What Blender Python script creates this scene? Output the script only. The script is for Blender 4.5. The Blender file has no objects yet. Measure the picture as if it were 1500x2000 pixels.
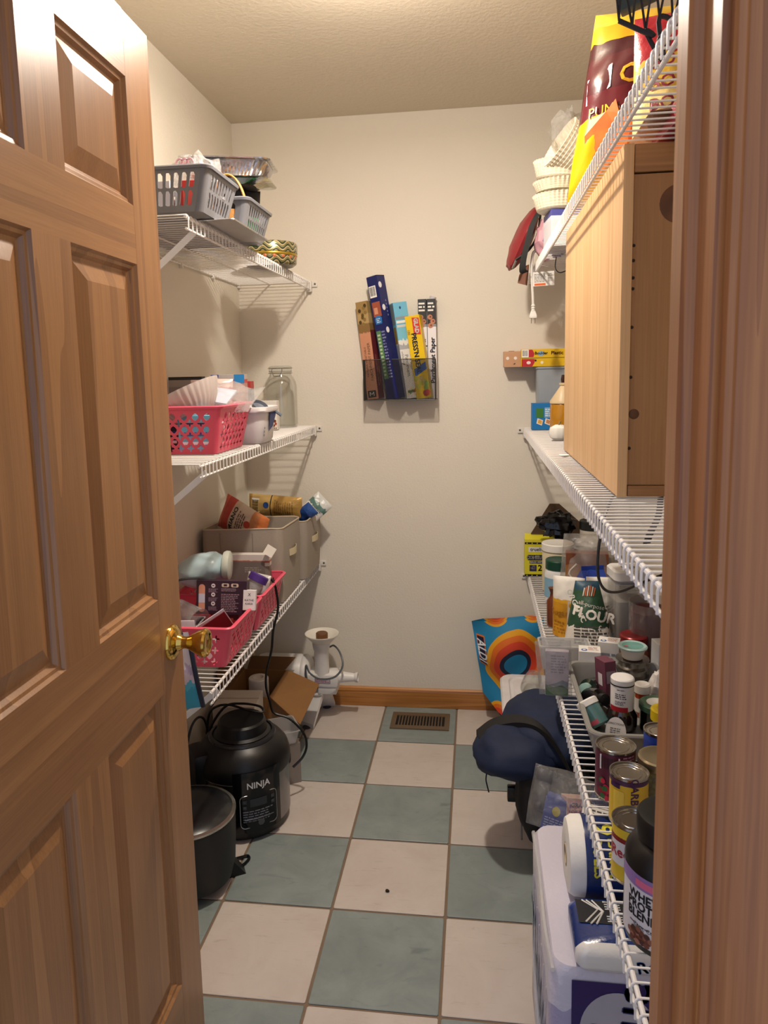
import bpy, bmesh, math, random
from mathutils import Vector, Matrix, noise as mnoise
from mathutils.geometry import delaunay_2d_cdt
PI = math.pi
rnd = random.Random(7)
S = bpy.context.scene
COL = S.collection

# ------------------------------------------------------------------ camera
cd = bpy.data.cameras.new('camera'); cam = bpy.data.objects.new('camera', cd); COL.objects.link(cam)
YAW, PIT, ROL, FPX = 0.133973, 0.130830, -0.021798, 1435.63
cy_, sy_, cp_, sp_ = math.cos(YAW), math.sin(YAW), math.cos(PIT), math.sin(PIT)
fw = Vector((-sy_*cp_, cy_*cp_, -sp_)); rt = Vector((cy_, sy_, 0)); up = rt.cross(fw)
r2 = rt*math.cos(ROL)+up*math.sin(ROL); u2 = up*math.cos(ROL)-rt*math.sin(ROL)
mw = Matrix((r2, u2, -fw)).transposed().to_4x4(); mw.translation = Vector((0.39245, -2.69803, 1.43130))
cam.matrix_world = mw
cd.sensor_fit = 'VERTICAL'; cd.sensor_height = 36.0; cd.lens = FPX*36/2000
cd.shift_x = (750-738.6)/2000; cd.shift_y = -(1000-918.4)/2000
cd.clip_start = 0.02
cd.dof.use_dof = True; cd.dof.focus_distance = 2.0; cd.dof.aperture_fstop = 16.0
S.camera = cam
# ------------------------------------------------------------------ light and exposure
w = bpy.data.worlds.new('hall_daylight'); S.world = w; w.use_nodes = True
w.node_tree.nodes['Background'].inputs[0].default_value = (0.66, 0.76, 1.0, 1)
w.node_tree.nodes['Background'].inputs[1].default_value = 0.85
ld = bpy.data.lights.new('ceiling_light', 'AREA'); ld.shape = 'DISK'; ld.size = 0.07; ld.energy = 16; ld.color = (1.0, 0.885, 0.755)
lo = bpy.data.objects.new('ceiling_light', ld); COL.objects.link(lo); lo.location = (0.15, -0.93, 2.36)
pd = bpy.data.lights.new('ceiling_bulb', 'POINT'); pd.energy = 16; pd.color = (1.0, 0.885, 0.755); pd.shadow_soft_size = 0.04
po = bpy.data.objects.new('ceiling_bulb', pd); COL.objects.link(po); po.location = (0.15, -0.93, 2.30)
S.view_settings.view_transform = 'Standard'; S.view_settings.look = 'None'
S.view_settings.exposure = 0.12; S.view_settings.gamma = 1.0; S.view_settings.use_curve_mapping = False

# ------------------------------------------------------------------ materials
MATS = {}
def lin(h):
    if isinstance(h, str):
        h = h.lstrip('#'); h = [int(h[i:i+2], 16)/255 for i in (0, 2, 4)]
        return tuple((c/12.92 if c <= .04045 else ((c+.055)/1.055)**2.4) for c in h)
    return tuple(h)
class NT:
    def __init__(s, name):
        s.m = bpy.data.materials.new(name); s.m.use_nodes = True; s.t = s.m.node_tree
        s.b = s.t.nodes['Principled BSDF']
    def n(s, typ, **kw):
        nd = s.t.nodes.new(typ)
        for k, v in kw.items():
            if k.startswith('_'): setattr(nd, k[1:], v)
            else: nd.inputs[k.replace('__', ' ')].default_value = v
        return nd
    def l(s, a, b): s.t.links.new(a, b)
    def ramp(s, fac, stops, interp='LINEAR'):
        r = s.t.nodes.new('ShaderNodeValToRGB'); r.color_ramp.interpolation = interp
        e = r.color_ramp.elements
        while len(e) < len(stops): e.new(0.5)
        for el, (p, c) in zip(e, stops): el.position = p; el.color = (*lin(c), 1)
        s.l(fac, r.inputs[0]); return r
    def coord(s, kind='Object', scale=(1, 1, 1), rot=(0, 0, 0), loc=(0, 0, 0)):
        tc = s.t.nodes.new('ShaderNodeTexCoord'); mp = s.t.nodes.new('ShaderNodeMapping')
        mp.inputs['Scale'].default_value = scale; mp.inputs['Rotation'].default_value = rot; mp.inputs['Location'].default_value = loc
        s.l(tc.outputs[kind], mp.inputs[0]); return mp.outputs[0]
    def noise(s, vec, scale, detail=4, rough=.55, dist=0):
        nz = s.t.nodes.new('ShaderNodeTexNoise'); nz.inputs['Scale'].default_value = scale; nz.inputs['Detail'].default_value = detail
        nz.inputs['Roughness'].default_value = rough; nz.inputs['Distortion'].default_value = dist
        s.l(vec, nz.inputs['Vector']); return nz.outputs['Fac']
    def bump(s, h, strength, dist=.002):
        b = s.t.nodes.new('ShaderNodeBump'); b.inputs['Strength'].default_value = strength; b.inputs['Distance'].default_value = dist
        s.l(h, b.inputs['Height']); s.l(b.outputs[0], s.b.inputs['Normal'])
    def mix(s, f, a, b):
        m = s.t.nodes.new('ShaderNodeMix'); m.data_type = 'RGBA'
        for sock, v in ((m.inputs[0], f), (m.inputs[6], a), (m.inputs[7], b)):
            if hasattr(v, 'is_output'): s.l(v, sock)
            elif isinstance(v, (int, float)): sock.default_value = v
            else: sock.default_value = (*lin(v), 1)
        return m.outputs[2]
def set_b(b, **kw):
    for k, v in kw.items(): b.inputs[k].default_value = v
def mat(color, rough=.5, metal=0., spec=.5, trans=0., alpha=1., bump=0., bscale=200., var=.06, vscale=12., ior=1.45, coat=0.):
    """plain procedural surface: slight colour mottling, optional fine bump"""
    key = (str(color), rough, metal, spec, trans, alpha, bump, bscale, var, vscale, ior, coat)
    if key in MATS: return MATS[key]
    N = NT('surface'); c = lin(color); b = N.b
    set_b(b, Roughness=rough, Metallic=metal, IOR=ior); b.inputs['Specular IOR Level'].default_value = spec
    b.inputs['Transmission Weight'].default_value = trans; b.inputs['Alpha'].default_value = alpha
    b.inputs['Coat Weight'].default_value = coat
    v = N.coord('Object'); nz = N.noise(v, vscale)
    hi = tuple(min(1, x*(1+var)) for x in c); lo_ = tuple(x*(1-var) for x in c)
    r = N.ramp(nz, [(.3, lo_), (.7, hi)]); N.l(r.outputs[0], b.inputs['Base Color'])
    if bump: N.bump(N.noise(v, bscale, 3), bump)
    MATS[key] = N.m; return N.m
def clear(color=(1, 1, 1), rough=.03, amount=.12, tint=.9, crinkle=0., cs=40):
    """thin clear plastic film: mostly see-through with glossy glints"""
    key = ('clear', color, rough, amount, tint, crinkle, cs)
    if key in MATS: return MATS[key]
    N = NT('clear_film'); t = N.t; t.nodes.remove(N.b)
    tr = t.nodes.new('ShaderNodeBsdfTransparent'); tr.inputs[0].default_value = (*[x**.25*tint for x in lin(color)], 1)
    gl = t.nodes.new('ShaderNodeBsdfGlossy'); gl.inputs['Roughness'].default_value = rough
    df = t.nodes.new('ShaderNodeBsdfDiffuse'); df.inputs[0].default_value = (.8, .8, .8, 1)
    fr = t.nodes.new('ShaderNodeLayerWeight'); fr.inputs[0].default_value = .5
    pw = t.nodes.new('ShaderNodeMath'); pw.operation = 'POWER'; pw.inputs[1].default_value = 3.; N.l(fr.outputs['Facing'], pw.inputs[0])
    ma = t.nodes.new('ShaderNodeMath'); ma.operation = 'MULTIPLY_ADD'; ma.inputs[1].default_value = .6; ma.inputs[2].default_value = .045; N.l(pw.outputs[0], ma.inputs[0])
    m1 = t.nodes.new('ShaderNodeMixShader'); m2 = t.nodes.new('ShaderNodeMixShader'); m2.inputs[0].default_value = amount
    N.l(ma.outputs[0], m1.inputs[0]); N.l(tr.outputs[0], m1.inputs[1]); N.l(gl.outputs[0], m1.inputs[2])
    N.l(m1.outputs[0], m2.inputs[1]); N.l(df.outputs[0], m2.inputs[2])
    if crinkle:
        bp = t.nodes.new('ShaderNodeBump'); bp.inputs['Strength'].default_value = crinkle; bp.inputs['Distance'].default_value = .01
        N.l(N.noise(N.coord('Object'), cs, 5, .6, .8), bp.inputs['Height'])
        for nd in (gl, fr, df): N.l(bp.outputs[0], nd.inputs['Normal'])
    out = [n for n in t.nodes if n.type == 'OUTPUT_MATERIAL'][0]; N.l(m2.outputs[0], out.inputs[0])
    MATS[key] = N.m; return N.m
def glass(color=(.97, .985, .98), rough=.02):
    key = ('glass', color, rough)
    if key in MATS: return MATS[key]
    N = NT('glass'); set_b(N.b, Roughness=rough, IOR=1.45); N.b.inputs['Base Color'].default_value = (*lin(color), 1)
    N.b.inputs['Transmission Weight'].default_value = 1
    v = N.coord('Object'); N.bump(N.noise(v, 30, 2), .03); MATS[key] = N.m; return N.m
def bands(stops, axis='Z', rough=.4, kind='Generated', bump=0., metal=0., interp='CONSTANT', bscale=60., wob=0., wscale=6., coat=0.):
    """printed wrapper: colour bands along one axis of the thing"""
    key = ('bands', str(stops), axis, rough, kind, bump, metal, interp, wob, bscale)
    if key in MATS: return MATS[key]
    N = NT('printed_wrap'); set_b(N.b, Roughness=rough, Metallic=metal); N.b.inputs['Coat Weight'].default_value = coat
    v = N.coord(kind); sx = N.t.nodes.new('ShaderNodeSeparateXYZ'); N.l(v, sx.inputs[0]); f = sx.outputs[axis]
    if wob:
        a = N.n('ShaderNodeMath', _operation='MULTIPLY_ADD'); a.inputs[1].default_value = wob
        N.l(N.noise(v, wscale, 1), a.inputs[0]); N.l(f, a.inputs[2]); f = a.outputs[0]
    r = N.ramp(f, stops, interp); N.l(r.outputs[0], N.b.inputs['Base Color'])
    if bump: N.bump(N.noise(N.coord('Object'), bscale, 4), bump, .004)
    MATS[key] = N.m; return N.m
def wood(c_lo, c_hi, scale=1., axis='Z', rough=.35, grain=.5, bump=.08, contrast=(.35, .68), coat=.15, knots=None, ring=7.):
    N = NT('wood'); set_b(N.b, Roughness=rough); N.b.inputs['Coat Weight'].default_value = coat; N.b.inputs['Coat Roughness'].default_value = .3
    st = {'Z': (1, 1, .022), 'Y': (1, .022, 1), 'X': (.022, 1, 1)}[axis]
    oi = N.t.nodes.new('ShaderNodeObjectInfo')
    v = N.coord('Object', tuple(x*scale for x in st))
    ad = N.n('ShaderNodeVectorMath', _operation='ADD'); N.l(v, ad.inputs[0])
    ml = N.n('ShaderNodeMath', _operation='MULTIPLY'); ml.inputs[1].default_value = 9.; N.l(oi.outputs['Random'], ml.inputs[0]); N.l(ml.outputs[0], ad.inputs[1])
    v = ad.outputs[0]
    a = N.noise(v, ring, 3, .5, 1.2); f = N.noise(v, 170, 3, .6)
    g = N.n('ShaderNodeMath', _operation='MULTIPLY_ADD'); g.inputs[1].default_value = 5.; N.l(a, g.inputs[0]); N.l(a, g.inputs[2])
    sn = N.n('ShaderNodeMath', _operation='FRACT'); N.l(g.outputs[0], sn.inputs[0])
    mxx = N.n('ShaderNodeMath', _operation='MULTIPLY_ADD'); mxx.inputs[1].default_value = .35; N.l(sn.outputs[0], mxx.inputs[0])
    m3 = N.n('ShaderNodeMath', _operation='MULTIPLY'); m3.inputs[1].default_value = .65; N.l(f, m3.inputs[0]); N.l(m3.outputs[0], mxx.inputs[2])
    r = N.ramp(mxx.outputs[0], [(contrast[0], c_lo), (contrast[1], c_hi)])
    col = r.outputs[0]
    if knots:
        vo = N.t.nodes.new('ShaderNodeTexVoronoi'); vo.inputs['Scale'].default_value = knots
        N.l(N.coord('Object', loc=(.07, .02, .13)), vo.inputs['Vector'])
        kr = N.ramp(vo.outputs['Distance'], [(.05, '#000000'), (.12, '#ffffff')])
        col = N.mix(kr.outputs[0], c_lo, col)
    N.l(col, N.b.inputs['Base Color'])
    if bump: N.bump(mxx.outputs[0], bump, .001)
    return N.m

# ------------------------------------------------------------------ mesh helpers
def rot(rx=0, ry=0, rz=0, loc=(0, 0, 0)):
    return Matrix.Translation(loc) @ Matrix.Rotation(rz, 4, 'Z') @ Matrix.Rotation(ry, 4, 'Y') @ Matrix.Rotation(rx, 4, 'X')
I4 = Matrix.Identity(4)
class B:
    def __init__(s): s.v = []; s.f = []; s.mi = []
    def add(s, vs, fs, M=I4, m=0):
        o = len(s.v); s.v += [M @ Vector(p) for p in vs]
        s.f += [tuple(i+o for i in f) for f in fs]; s.mi += [m]*len(fs); return s
    def box(s, x0, x1, y0, y1, z0, z1, M=I4, m=0, bev=0.):
        if bev:
            b = min(bev, .49*min(x1-x0, y1-y0, z1-z0)); bm = bmesh.new(); bmesh.ops.create_cube(bm, size=1)
            for v in bm.verts: v.co = Vector((x0+(v.co.x+.5)*(x1-x0), y0+(v.co.y+.5)*(y1-y0), z0+(v.co.z+.5)*(z1-z0)))
            bmesh.ops.bevel(bm, geom=bm.edges[:], offset=b, segments=2, affect='EDGES', profile=.6)
            bm.verts.index_update()
            s.add([v.co.copy() for v in bm.verts], [[v.index for v in f.verts] for f in bm.faces], M, m); bm.free(); return s
        vs = [(x, y, z) for x in (x0, x1) for y in (y0, y1) for z in (z0, z1)]
        return s.add(vs, [(0, 1, 3, 2), (4, 6, 7, 5), (0, 4, 5, 1), (2, 3, 7, 6), (0, 2, 6, 4), (1, 5, 7, 3)], M, m)
    def loft(s, rings, M=I4, m=0, cap0=True, cap1=True, closed=True):
        n = len(rings[0]); vs = [p for r in rings for p in r]; fs = []
        for i in range(len(rings)-1):
            for j in range(n if closed else n-1):
                k = (j+1) % n; fs.append((i*n+j, i*n+k, (i+1)*n+k, (i+1)*n+j))
        if cap0: fs.append(tuple(range(n-1, -1, -1)))
        if cap1: fs.append(tuple((len(rings)-1)*n+j for j in range(n)))
        return s.add(vs, fs, M, m)
    def lathe(s, prof, n=24, M=I4, m=0, cap0=True, cap1=True, wob=None):
        rings = [[((r*(wob(j/n*2*PI, z) if wob else 1))*math.cos(j/n*2*PI), (r*(wob(j/n*2*PI, z) if wob else 1))*math.sin(j/n*2*PI), z) for j in range(n)] for r, z in prof]
        return s.loft(rings, M, m, cap0, cap1)
    def tube(s, pts, r, n=6, M=I4, m=0, closed=False, caps=True):
        pts = [Vector(p) for p in pts]; N = len(pts); rings = []; pn = None
        for i, p in enumerate(pts):
            t = (pts[(i+1) % N]-pts[i-1]) if (closed or 0 < i < N-1) else (pts[1]-pts[0] if i == 0 else pts[-1]-pts[-2])
            if t.length < 1e-9: t = Vector((0, 0, 1))
            t.normalize()
            if pn is None:
                a = Vector((0, 0, 1)) if abs(t.z) < .9 else Vector((1, 0, 0)); pn = t.cross(a).normalized()
            else:
                pn = (pn - t*pn.dot(t)); pn = pn.normalized() if pn.length > 1e-6 else t.orthogonal().normalized()
            bb = t.cross(pn); rr = r(i/(N-1)) if callable(r) else r
            rings.append([p+(pn*math.cos(k/n*2*PI)+bb*math.sin(k/n*2*PI))*rr for k in range(n)])
        if closed: rings.append(rings[0])
        return s.loft(rings, M, m, caps and not closed, caps and not closed)
    def prism(s, poly, z0, z1, M=I4, m=0):
        return s.loft([[(x, y, z0) for x, y in poly], [(x, y, z1) for x, y in poly]], M, m)
    def grid(s, fn, nu, nv, M=I4, m=0, wrapu=False):
        vs = [fn(i/nu, j/nv) for j in range(nv+1) for i in range(nu if wrapu else nu+1)]; w_ = nu if wrapu else nu+1
        fs = [(j*w_+i, j*w_+(i+1) % w_, (j+1)*w_+(i+1) % w_, (j+1)*w_+i) for j in range(nv) for i in range(nu)]
        return s.add(vs, fs, M, m)
    def ellipsoid(s, c, r, n=16, M=I4, m=0, disp=None):
        def fn(u, v):
            a, b_ = u*2*PI, (v-.5)*PI; d = Vector((math.cos(b_)*math.cos(a), math.cos(b_)*math.sin(a), math.sin(b_)))
            k = 1+(disp(d) if disp else 0); return Vector(c)+Vector((d.x*r[0], d.y*r[1], d.z*r[2]))*k
        return s.grid(fn, n, max(6, n//2), M, m, True)
    def mesh(s, name, mats, smooth=True, ang=35):
        me = bpy.data.meshes.new(name); me.from_pydata([tuple(p) for p in s.v], [], s.f)
        for mt in mats: me.materials.append(mt)
        me.polygons.foreach_set('material_index', s.mi)
        bm = bmesh.new(); bm.from_mesh(me); bmesh.ops.remove_doubles(bm, verts=bm.verts[:], dist=1e-6)
        bmesh.ops.recalc_face_normals(bm, faces=bm.faces[:]); bm.to_mesh(me); bm.free()
        if smooth:
            me.polygons.foreach_set('use_smooth', [True]*len(me.polygons)); me.set_sharp_from_angle(angle=math.radians(ang))
        me.update(); return me
def link(name, me, parent=None, loc=None, M=None):
    o = bpy.data.objects.new(name, me); COL.objects.link(o); o.parent = parent
    if loc is not None: o.location = loc
    if M is not None: o.matrix_basis = M
    return o
def obj(name, b, mats, parent=None, smooth=True, ang=35, loc=None, M=None):
    if not isinstance(mats, (list, tuple)): mats = [mats]
    return link(name, b.mesh(name, mats, smooth, ang), parent, loc, M)
def tag(o, label=None, cat=None, group=None, kind=None):
    for k, v in (('label', label), ('category', cat), ('group', group), ('kind', kind)):
        if v: o[k] = v
    return o
def thing(name, label, cat, loc=(0, 0, 0), rz=0., group=None, M=None, kind=None):
    o = bpy.data.objects.new(name, None); COL.objects.link(o); o.empty_display_size = .05
    if M is not None: o.matrix_basis = M
    else: o.location = loc; o.rotation_euler = (0, 0, rz)
    return tag(o, label, cat, group, kind)
def struct(name, b, mats, smooth=False):
    return tag(obj(name, b, mats, None, smooth), kind='structure')
def rrect(x0, x1, y0, y1, r, z, k=5):
    r = min(r, (x1-x0)/2-1e-5, (y1-y0)/2-1e-5); out = []
    for cx, cy, a in ((x1-r, y1-r, 0), (x0+r, y1-r, PI/2), (x0+r, y0+r, PI), (x1-r, y0+r, 1.5*PI)):
        for i in range(k+1):
            t = a+i/k*PI/2; out.append((cx+r*math.cos(t), cy+r*math.sin(t), z))
    return out
def ring(hx, hy, r, z, k=5): return rrect(-hx, hx, -hy, hy, r, z, k)
def arc(cx, cy, r, a0, a1, n): return [(cx+r*math.cos(a0+(a1-a0)*i/n), cy+r*math.sin(a0+(a1-a0)*i/n)) for i in range(n+1)]
def smoothpath(pts, n=6):
    P = [Vector(p) for p in pts]; P = [P[0]*2-P[1]]+P+[P[-1]*2-P[-2]]; out = []
    for i in range(1, len(P)-2):
        a, b, c, d = P[i-1:i+3]
        for k in range(n):
            t = k/n; out.append(.5*((2*b)+(c-a)*t+(2*a-5*b+4*c-d)*t*t+(3*b-a-3*c+d)*t**3))
    out.append(P[-2]); return out
def hole_panel(w_, h_, holes, fn, thick, b, m=0):
    """flat sheet w x h with real holes cut in it, bent by fn(x, y, depth) and given thickness"""
    vs = [Vector((0, 0)), Vector((w_, 0)), Vector((w_, h_)), Vector((0, h_))]; es = [(0, 1), (1, 2), (2, 3), (3, 0)]
    for hl in holes:
        o = len(vs); vs += [Vector(p) for p in hl]; es += [(o+i, o+(i+1) % len(hl)) for i in range(len(hl))]
    V, E_, F, *_r = delaunay_2d_cdt(vs, es, [], 0, 1e-6)
    def inside(p):
        for hl in holes:
            c = False; j = len(hl)-1
            for i in range(len(hl)):
                if (hl[i][1] > p[1]) != (hl[j][1] > p[1]) and p[0] < (hl[j][0]-hl[i][0])*(p[1]-hl[i][1])/(hl[j][1]-hl[i][1])+hl[i][0]: c = not c
                j = i
            if c: return True
        return False
    F = [f for f in F if not inside([sum(V[i][k] for i in f)/3 for k in (0, 1)])]
    n = len(V); edges = {}
    for f in F:
        for i in range(3): e = (f[i], f[(i+1) % 3]); edges[e] = edges.get(e, 0)+1
    fs = [tuple(f) for f in F]+[tuple(i+n for i in reversed(f)) for f in F]
    fs += [(a, b2, b2+n, a+n) for (a, b2) in edges if (b2, a) not in edges]
    b.add([fn(p.x, p.y, 0) for p in V]+[fn(p.x, p.y, thick) for p in V], fs, I4, m)
_txt = {}
def text_mesh(s, size):
    """lettering as a flat mesh, centred on the origin in XY"""
    if (s, size) in _txt: return _txt[(s, size)]
    cu = bpy.data.curves.new('lettering', 'FONT'); cu.body = s; cu.size = size; cu.resolution_u = 2; cu.align_x = 'CENTER'; cu.align_y = 'CENTER'
    o = bpy.data.objects.new('lettering', cu); me = bpy.data.meshes.new_from_object(o)
    r = ([v.co.copy() for v in me.vertices], [tuple(p.vertices) for p in me.polygons])
    bpy.data.objects.remove(o); bpy.data.curves.remove(cu); bpy.data.meshes.remove(me); _txt[(s, size)] = r; return r
def lettering(parent, s, size, fn, m, sx=1., bold=0., name='lettering', rz=0.):
    """text laid on a surface: fn(x, y) gives the point for text coordinates"""
    vs, fs = text_mesh(s, size); b = B(); c, si = math.cos(rz), math.sin(rz)
    offs = [(0, 0)] if not bold else [(0, 0), (bold, 0), (-bold, 0), (0, bold), (0, -bold)]
    for ox, oy in offs: b.add([fn((v.x*sx+ox)*c-(v.y+oy)*si, (v.x*sx+ox)*si+(v.y+oy)*c) for v in vs], fs)
    me = bpy.data.meshes.new(name); me.from_pydata([tuple(p) for p in b.v], [], b.f); me.materials.append(m)
    return link(name, me, parent)
def onplane(o, ux, uy):
    o, ux, uy = Vector(o), Vector(ux).normalized(), Vector(uy).normalized()
    return lambda x, y: o+ux*x+uy*y
def oncyl(r, z0, a0):
    return lambda x, y: Vector((r*math.cos(a0+x/r), r*math.sin(a0+x/r), z0+y))
def patch(parent, name, pts, fn, m):
    """flat printed shape from an outline of text coordinates"""
    b = B(); b.add([fn(x, y) for x, y in pts], [tuple(range(len(pts)))]); return obj(name, b, m, parent, False)
def rect(x0, x1, y0, y1, n=1):
    return [(x0+(x1-x0)*i/n, y0) for i in range(n+1)]+[(x1-(x1-x0)*i/n, y1) for i in range(n+1)]
def strip(parent, name, x0, x1, y0, y1, fn, m, n=8):
    """printed rectangle that follows a curved surface"""
    b = B(); b.grid(lambda u, v: fn(x0+(x1-x0)*u, y0+(y1-y0)*v), n, 1); return obj(name, b, m, parent, False)
def blob(cx, cy, rx, ry, n=16): return [(cx+rx*math.cos(i/n*2*PI), cy+ry*math.sin(i/n*2*PI)) for i in range(n)]
def barcode(parent, x0, x1, y0, y1, fn, lines=14, seed=1, horiz=False):
    r = random.Random(seed); patch(parent, 'barcode_field', rect(x0, x1, y0, y1), fn, mat('#f4f2ee', .5))
    b = B(); x = x0+(x1-x0)*.08; e = .0002
    n = Vector(fn(1, 0)-fn(0, 0)).cross(Vector(fn(0, 1)-fn(0, 0))).normalized()*e
    step = (x1-x0)*.84/lines
    for i in range(lines):
        a = x+i*step; c = a+step*r.uniform(.25, .65)
        b.add([fn(p, q)+n for p, q in rect(a, c, y0+(y1-y0)*.15, y1-(y1-y0)*.08)], [(0, 1, 2, 3)])
    return tag(obj('barcode', b, mat('#1c1c1c', .6), parent, False), kind='stuff')
def textlines(parent, x0, x1, y0, y1, n, fn, m, seed=1, name='small_print'):
    """rows of small print too fine to read"""
    r = random.Random(seed); b = B(); h = (y1-y0)/n
    for i in range(n):
        x = x0; xe = x0+(x1-x0)*r.uniform(.75, 1)
        while x < xe:
            l_ = r.uniform(.6, 2.2)*h; x2 = min(x+l_, xe)
            b.add([fn(p, q) for p, q in rect(x, x2, y0+i*h+h*.25, y0+i*h+h*.75)], [(0, 1, 2, 3)]); x = x2+h*.35
    return tag(obj(name, b, m, parent, False), kind='stuff')
WHITE = mat('#e9e7e2', .4); BLACK = mat('#0d0d0e', .4); INK = mat('#16161a', .6)

# ================================================================== THE ROOM
XL, XR, YB, YF, ZC = -.58, 1.0, .316, -2.0, 2.44
def plaster(c, name, sc, st):
    N = NT(name); set_b(N.b, Roughness=.55); N.b.inputs['Specular IOR Level'].default_value = .3
    v = N.coord('Object'); a = N.noise(v, 2.2, 3)
    r = N.ramp(a, [(.3, tuple(x*.97 for x in lin(c))), (.7, lin(c))]); N.l(r.outputs[0], N.b.inputs['Base Color'])
    N.bump(N.noise(v, sc, 3, .6), st, .004); return N.m
PAINT = plaster('#e2dbce', 'cream_wall_paint', 130, .22); CEIL = plaster('#d6cbb8', 'ceiling_paint', 70, .5)
struct('wall_left', B().box(XL-.1, XL, YF-.12, YB+.1, 0, ZC), PAINT)
struct('wall_back', B().box(XL, XR, YB, YB+.1, 0, ZC), PAINT)
struct('wall_right', B().box(XR, XR+.1, YF-.12, YB+.1, 0, ZC), PAINT)
DX0, DX1, DH = -.205, .565, 2.05
fr = B(); fr.box(XL, DX0-.02, YF-.115, YF, 0, ZC); fr.box(DX1+.02, XR, YF-.115, YF, 0, ZC); fr.box(DX0-.02, DX1+.02, YF-.115, YF, DH+.02, ZC)
struct('wall_front', fr, PAINT)
struct('ceiling', B().box(XL-.1, XR+.1, YF-.12, YB+.1, ZC, ZC+.08), CEIL)
# floor: grout bed plus one object per tile
GROUT = mat('#7d6a58', .85, bump=.3, bscale=300)
floor = struct('floor', B().box(XL-.1, XR+.1, -3.3, YB+.1, -.06, -.0035), GROUT)
def tile_mat(base, lo_, hi_, vein, vs):
    N = NT('ceramic_tile'); set_b(N.b, Roughness=.42); N.b.inputs['Specular IOR Level'].default_value = .35
    oi = N.t.nodes.new('ShaderNodeObjectInfo'); v0 = N.coord('Object')
    ad = N.n('ShaderNodeVectorMath', _operation='MULTIPLY_ADD'); N.l(oi.outputs['Random'], ad.inputs[0]); ad.inputs[1].default_value = (31, 17, 7); N.l(v0, ad.inputs[2])
    v = ad.outputs[0]
    r = N.ramp(N.noise(v, 7, 6, .65, .6), [(.25, lo_), (.5, base), (.78, hi_)])
    mp = N.t.nodes.new('ShaderNodeMapping'); mp.inputs['Scale'].default_value = vs; mp.inputs['Rotation'].default_value = (0, 0, .55 if vs[0] < 3 else 0); N.l(v, mp.inputs[0])
    a = N.noise(mp.outputs[0], 6, 5, .6, 1.0)
    k = N.ramp(a, [(.60, '#000000'), (.74, '#ffffff')])
    m = N.n('ShaderNodeMath', _operation='MULTIPLY'); m.inputs[1].default_value = .5; N.l(k.outputs[0], m.inputs[0])
    N.l(N.mix(m.outputs[0], r.outputs[0], vein), N.b.inputs['Base Color'])
    N.bump(N.noise(v, 40, 4), .12, .001); return N.m
TW = tile_mat('#c4bab3', '#bcb0a8', '#cbc2bb', '#a3968c', (2.2, 14, 1)); TG = tile_mat('#848e8d', '#788281', '#929b9a', '#5e6868', (1.6, 5, 1))
U = .306; tb = B(); h = U/2-.0035
tb.loft([ring(h, h, .003, -.006, 1), ring(h, h, .003, -.001, 1), ring(h-.0015, h-.0015, .003, 0, 1)])
tm = {0: tb.mesh('tile', [TW], False), 1: tb.mesh('tile', [TG], False)}
for i in range(-2, 4):
    for j in range(-9, 1):
        o = link('tile', tm[1 if (i+j) % 2 == 0 else 0], floor, ((i+.5)*U, (j+.5)*U, rnd.uniform(-.0004, .0004)))
# filler strips of cut tile along the back wall
for i in range(-2, 4):
    b = B(); b.box(-h, h, 0, YB-.004, -.006, 0, bev=.0015)
    k = 1 if i % 2 == 0 else 0
# baseboard
PINE = wood('#8a5524', '#bd8140', .9, 'X', .35, knots=3.0, contrast=(.25, .7))
PINE_Y = wood('#8a5524', '#bd8140', .9, 'Y', .35, contrast=(.25, .7))
bb = B(); bb.loft([[(x, YB, 0), (x, YB-.013, 0), (x, YB-.013, .068), (x, YB-.010, .078), (x, YB-.004, .083), (x, YB, .083)] for x in (XL, XR)])
struct('baseboard_back', bb, PINE)
bb = B(); bb.loft([[(XL, y, 0), (XL+.013, y, 0), (XL+.013, y, .068), (XL+.004, y, .083), (XL, y, .083)] for y in (YF, YB-.014)])
struct('baseboard_left', bb, PINE_Y)
bb = B(); bb.loft([[(XR, y, 0), (XR-.013, y, 0), (XR-.013, y, .068), (XR-.004, y, .083), (XR, y, .083)] for y in (YF, YB-.014)])
struct('baseboard_right', bb, PINE_Y)

# ------------------------------------------------------------------ door frame (pine jambs, stop and casing)
JAMB = wood('#7c4320', '#b0703a', 1.6, 'Z', .38, contrast=(.15, .8), coat=.1, ring=5.)
def jamb_profile(sgn, x):
    # plan of the right-hand jamb: rabbet, stop, reveal, ogee casing, flat casing
    p = [(0, YF), (0, YF-.035), (-.010, YF-.038), (-.010, YF-.068), (-.007, YF-.072), (0, YF-.075), (0, YF-.117),
         (.006, YF-.117), (.006, YF-.124), (.008, YF-.128), (.013, YF-.129), (.016, YF-.126), (.020, YF-.127), (.026, YF-.131), (.034, YF-.133),
         (.072, YF-.133), (.076, YF-.129), (.076, YF-.115), (.02, YF-.115), (.02, YF)]
    return [(x+sgn*a, c) for a, c in p]
struct('trim_1', B().prism(jamb_profile(1, DX1), 0, DH+.01), JAMB)
struct('trim_2', B().prism(jamb_profile(-1, DX0), 0, DH+.01), JAMB)
hd = B(); hd.box(DX0-.076, DX1+.076, YF-.115, YF, DH, DH+.02); hd.box(DX0-.076, DX1+.076, YF-.132, YF-.115, DH+.01, DH+.08, bev=.004)
struct('trim_3', hd, wood('#7a3d1c', '#c08648', 1.6, 'X', .3, contrast=(.2, .72), coat=.3))
hb = B(); 
for a, c in ((XL, DX0-.02), (DX1+.02, XR)): hb.box(a, c, YF, YF+.012, 0, .083, bev=.003)
struct('baseboard_front', hb, PINE)

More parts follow.
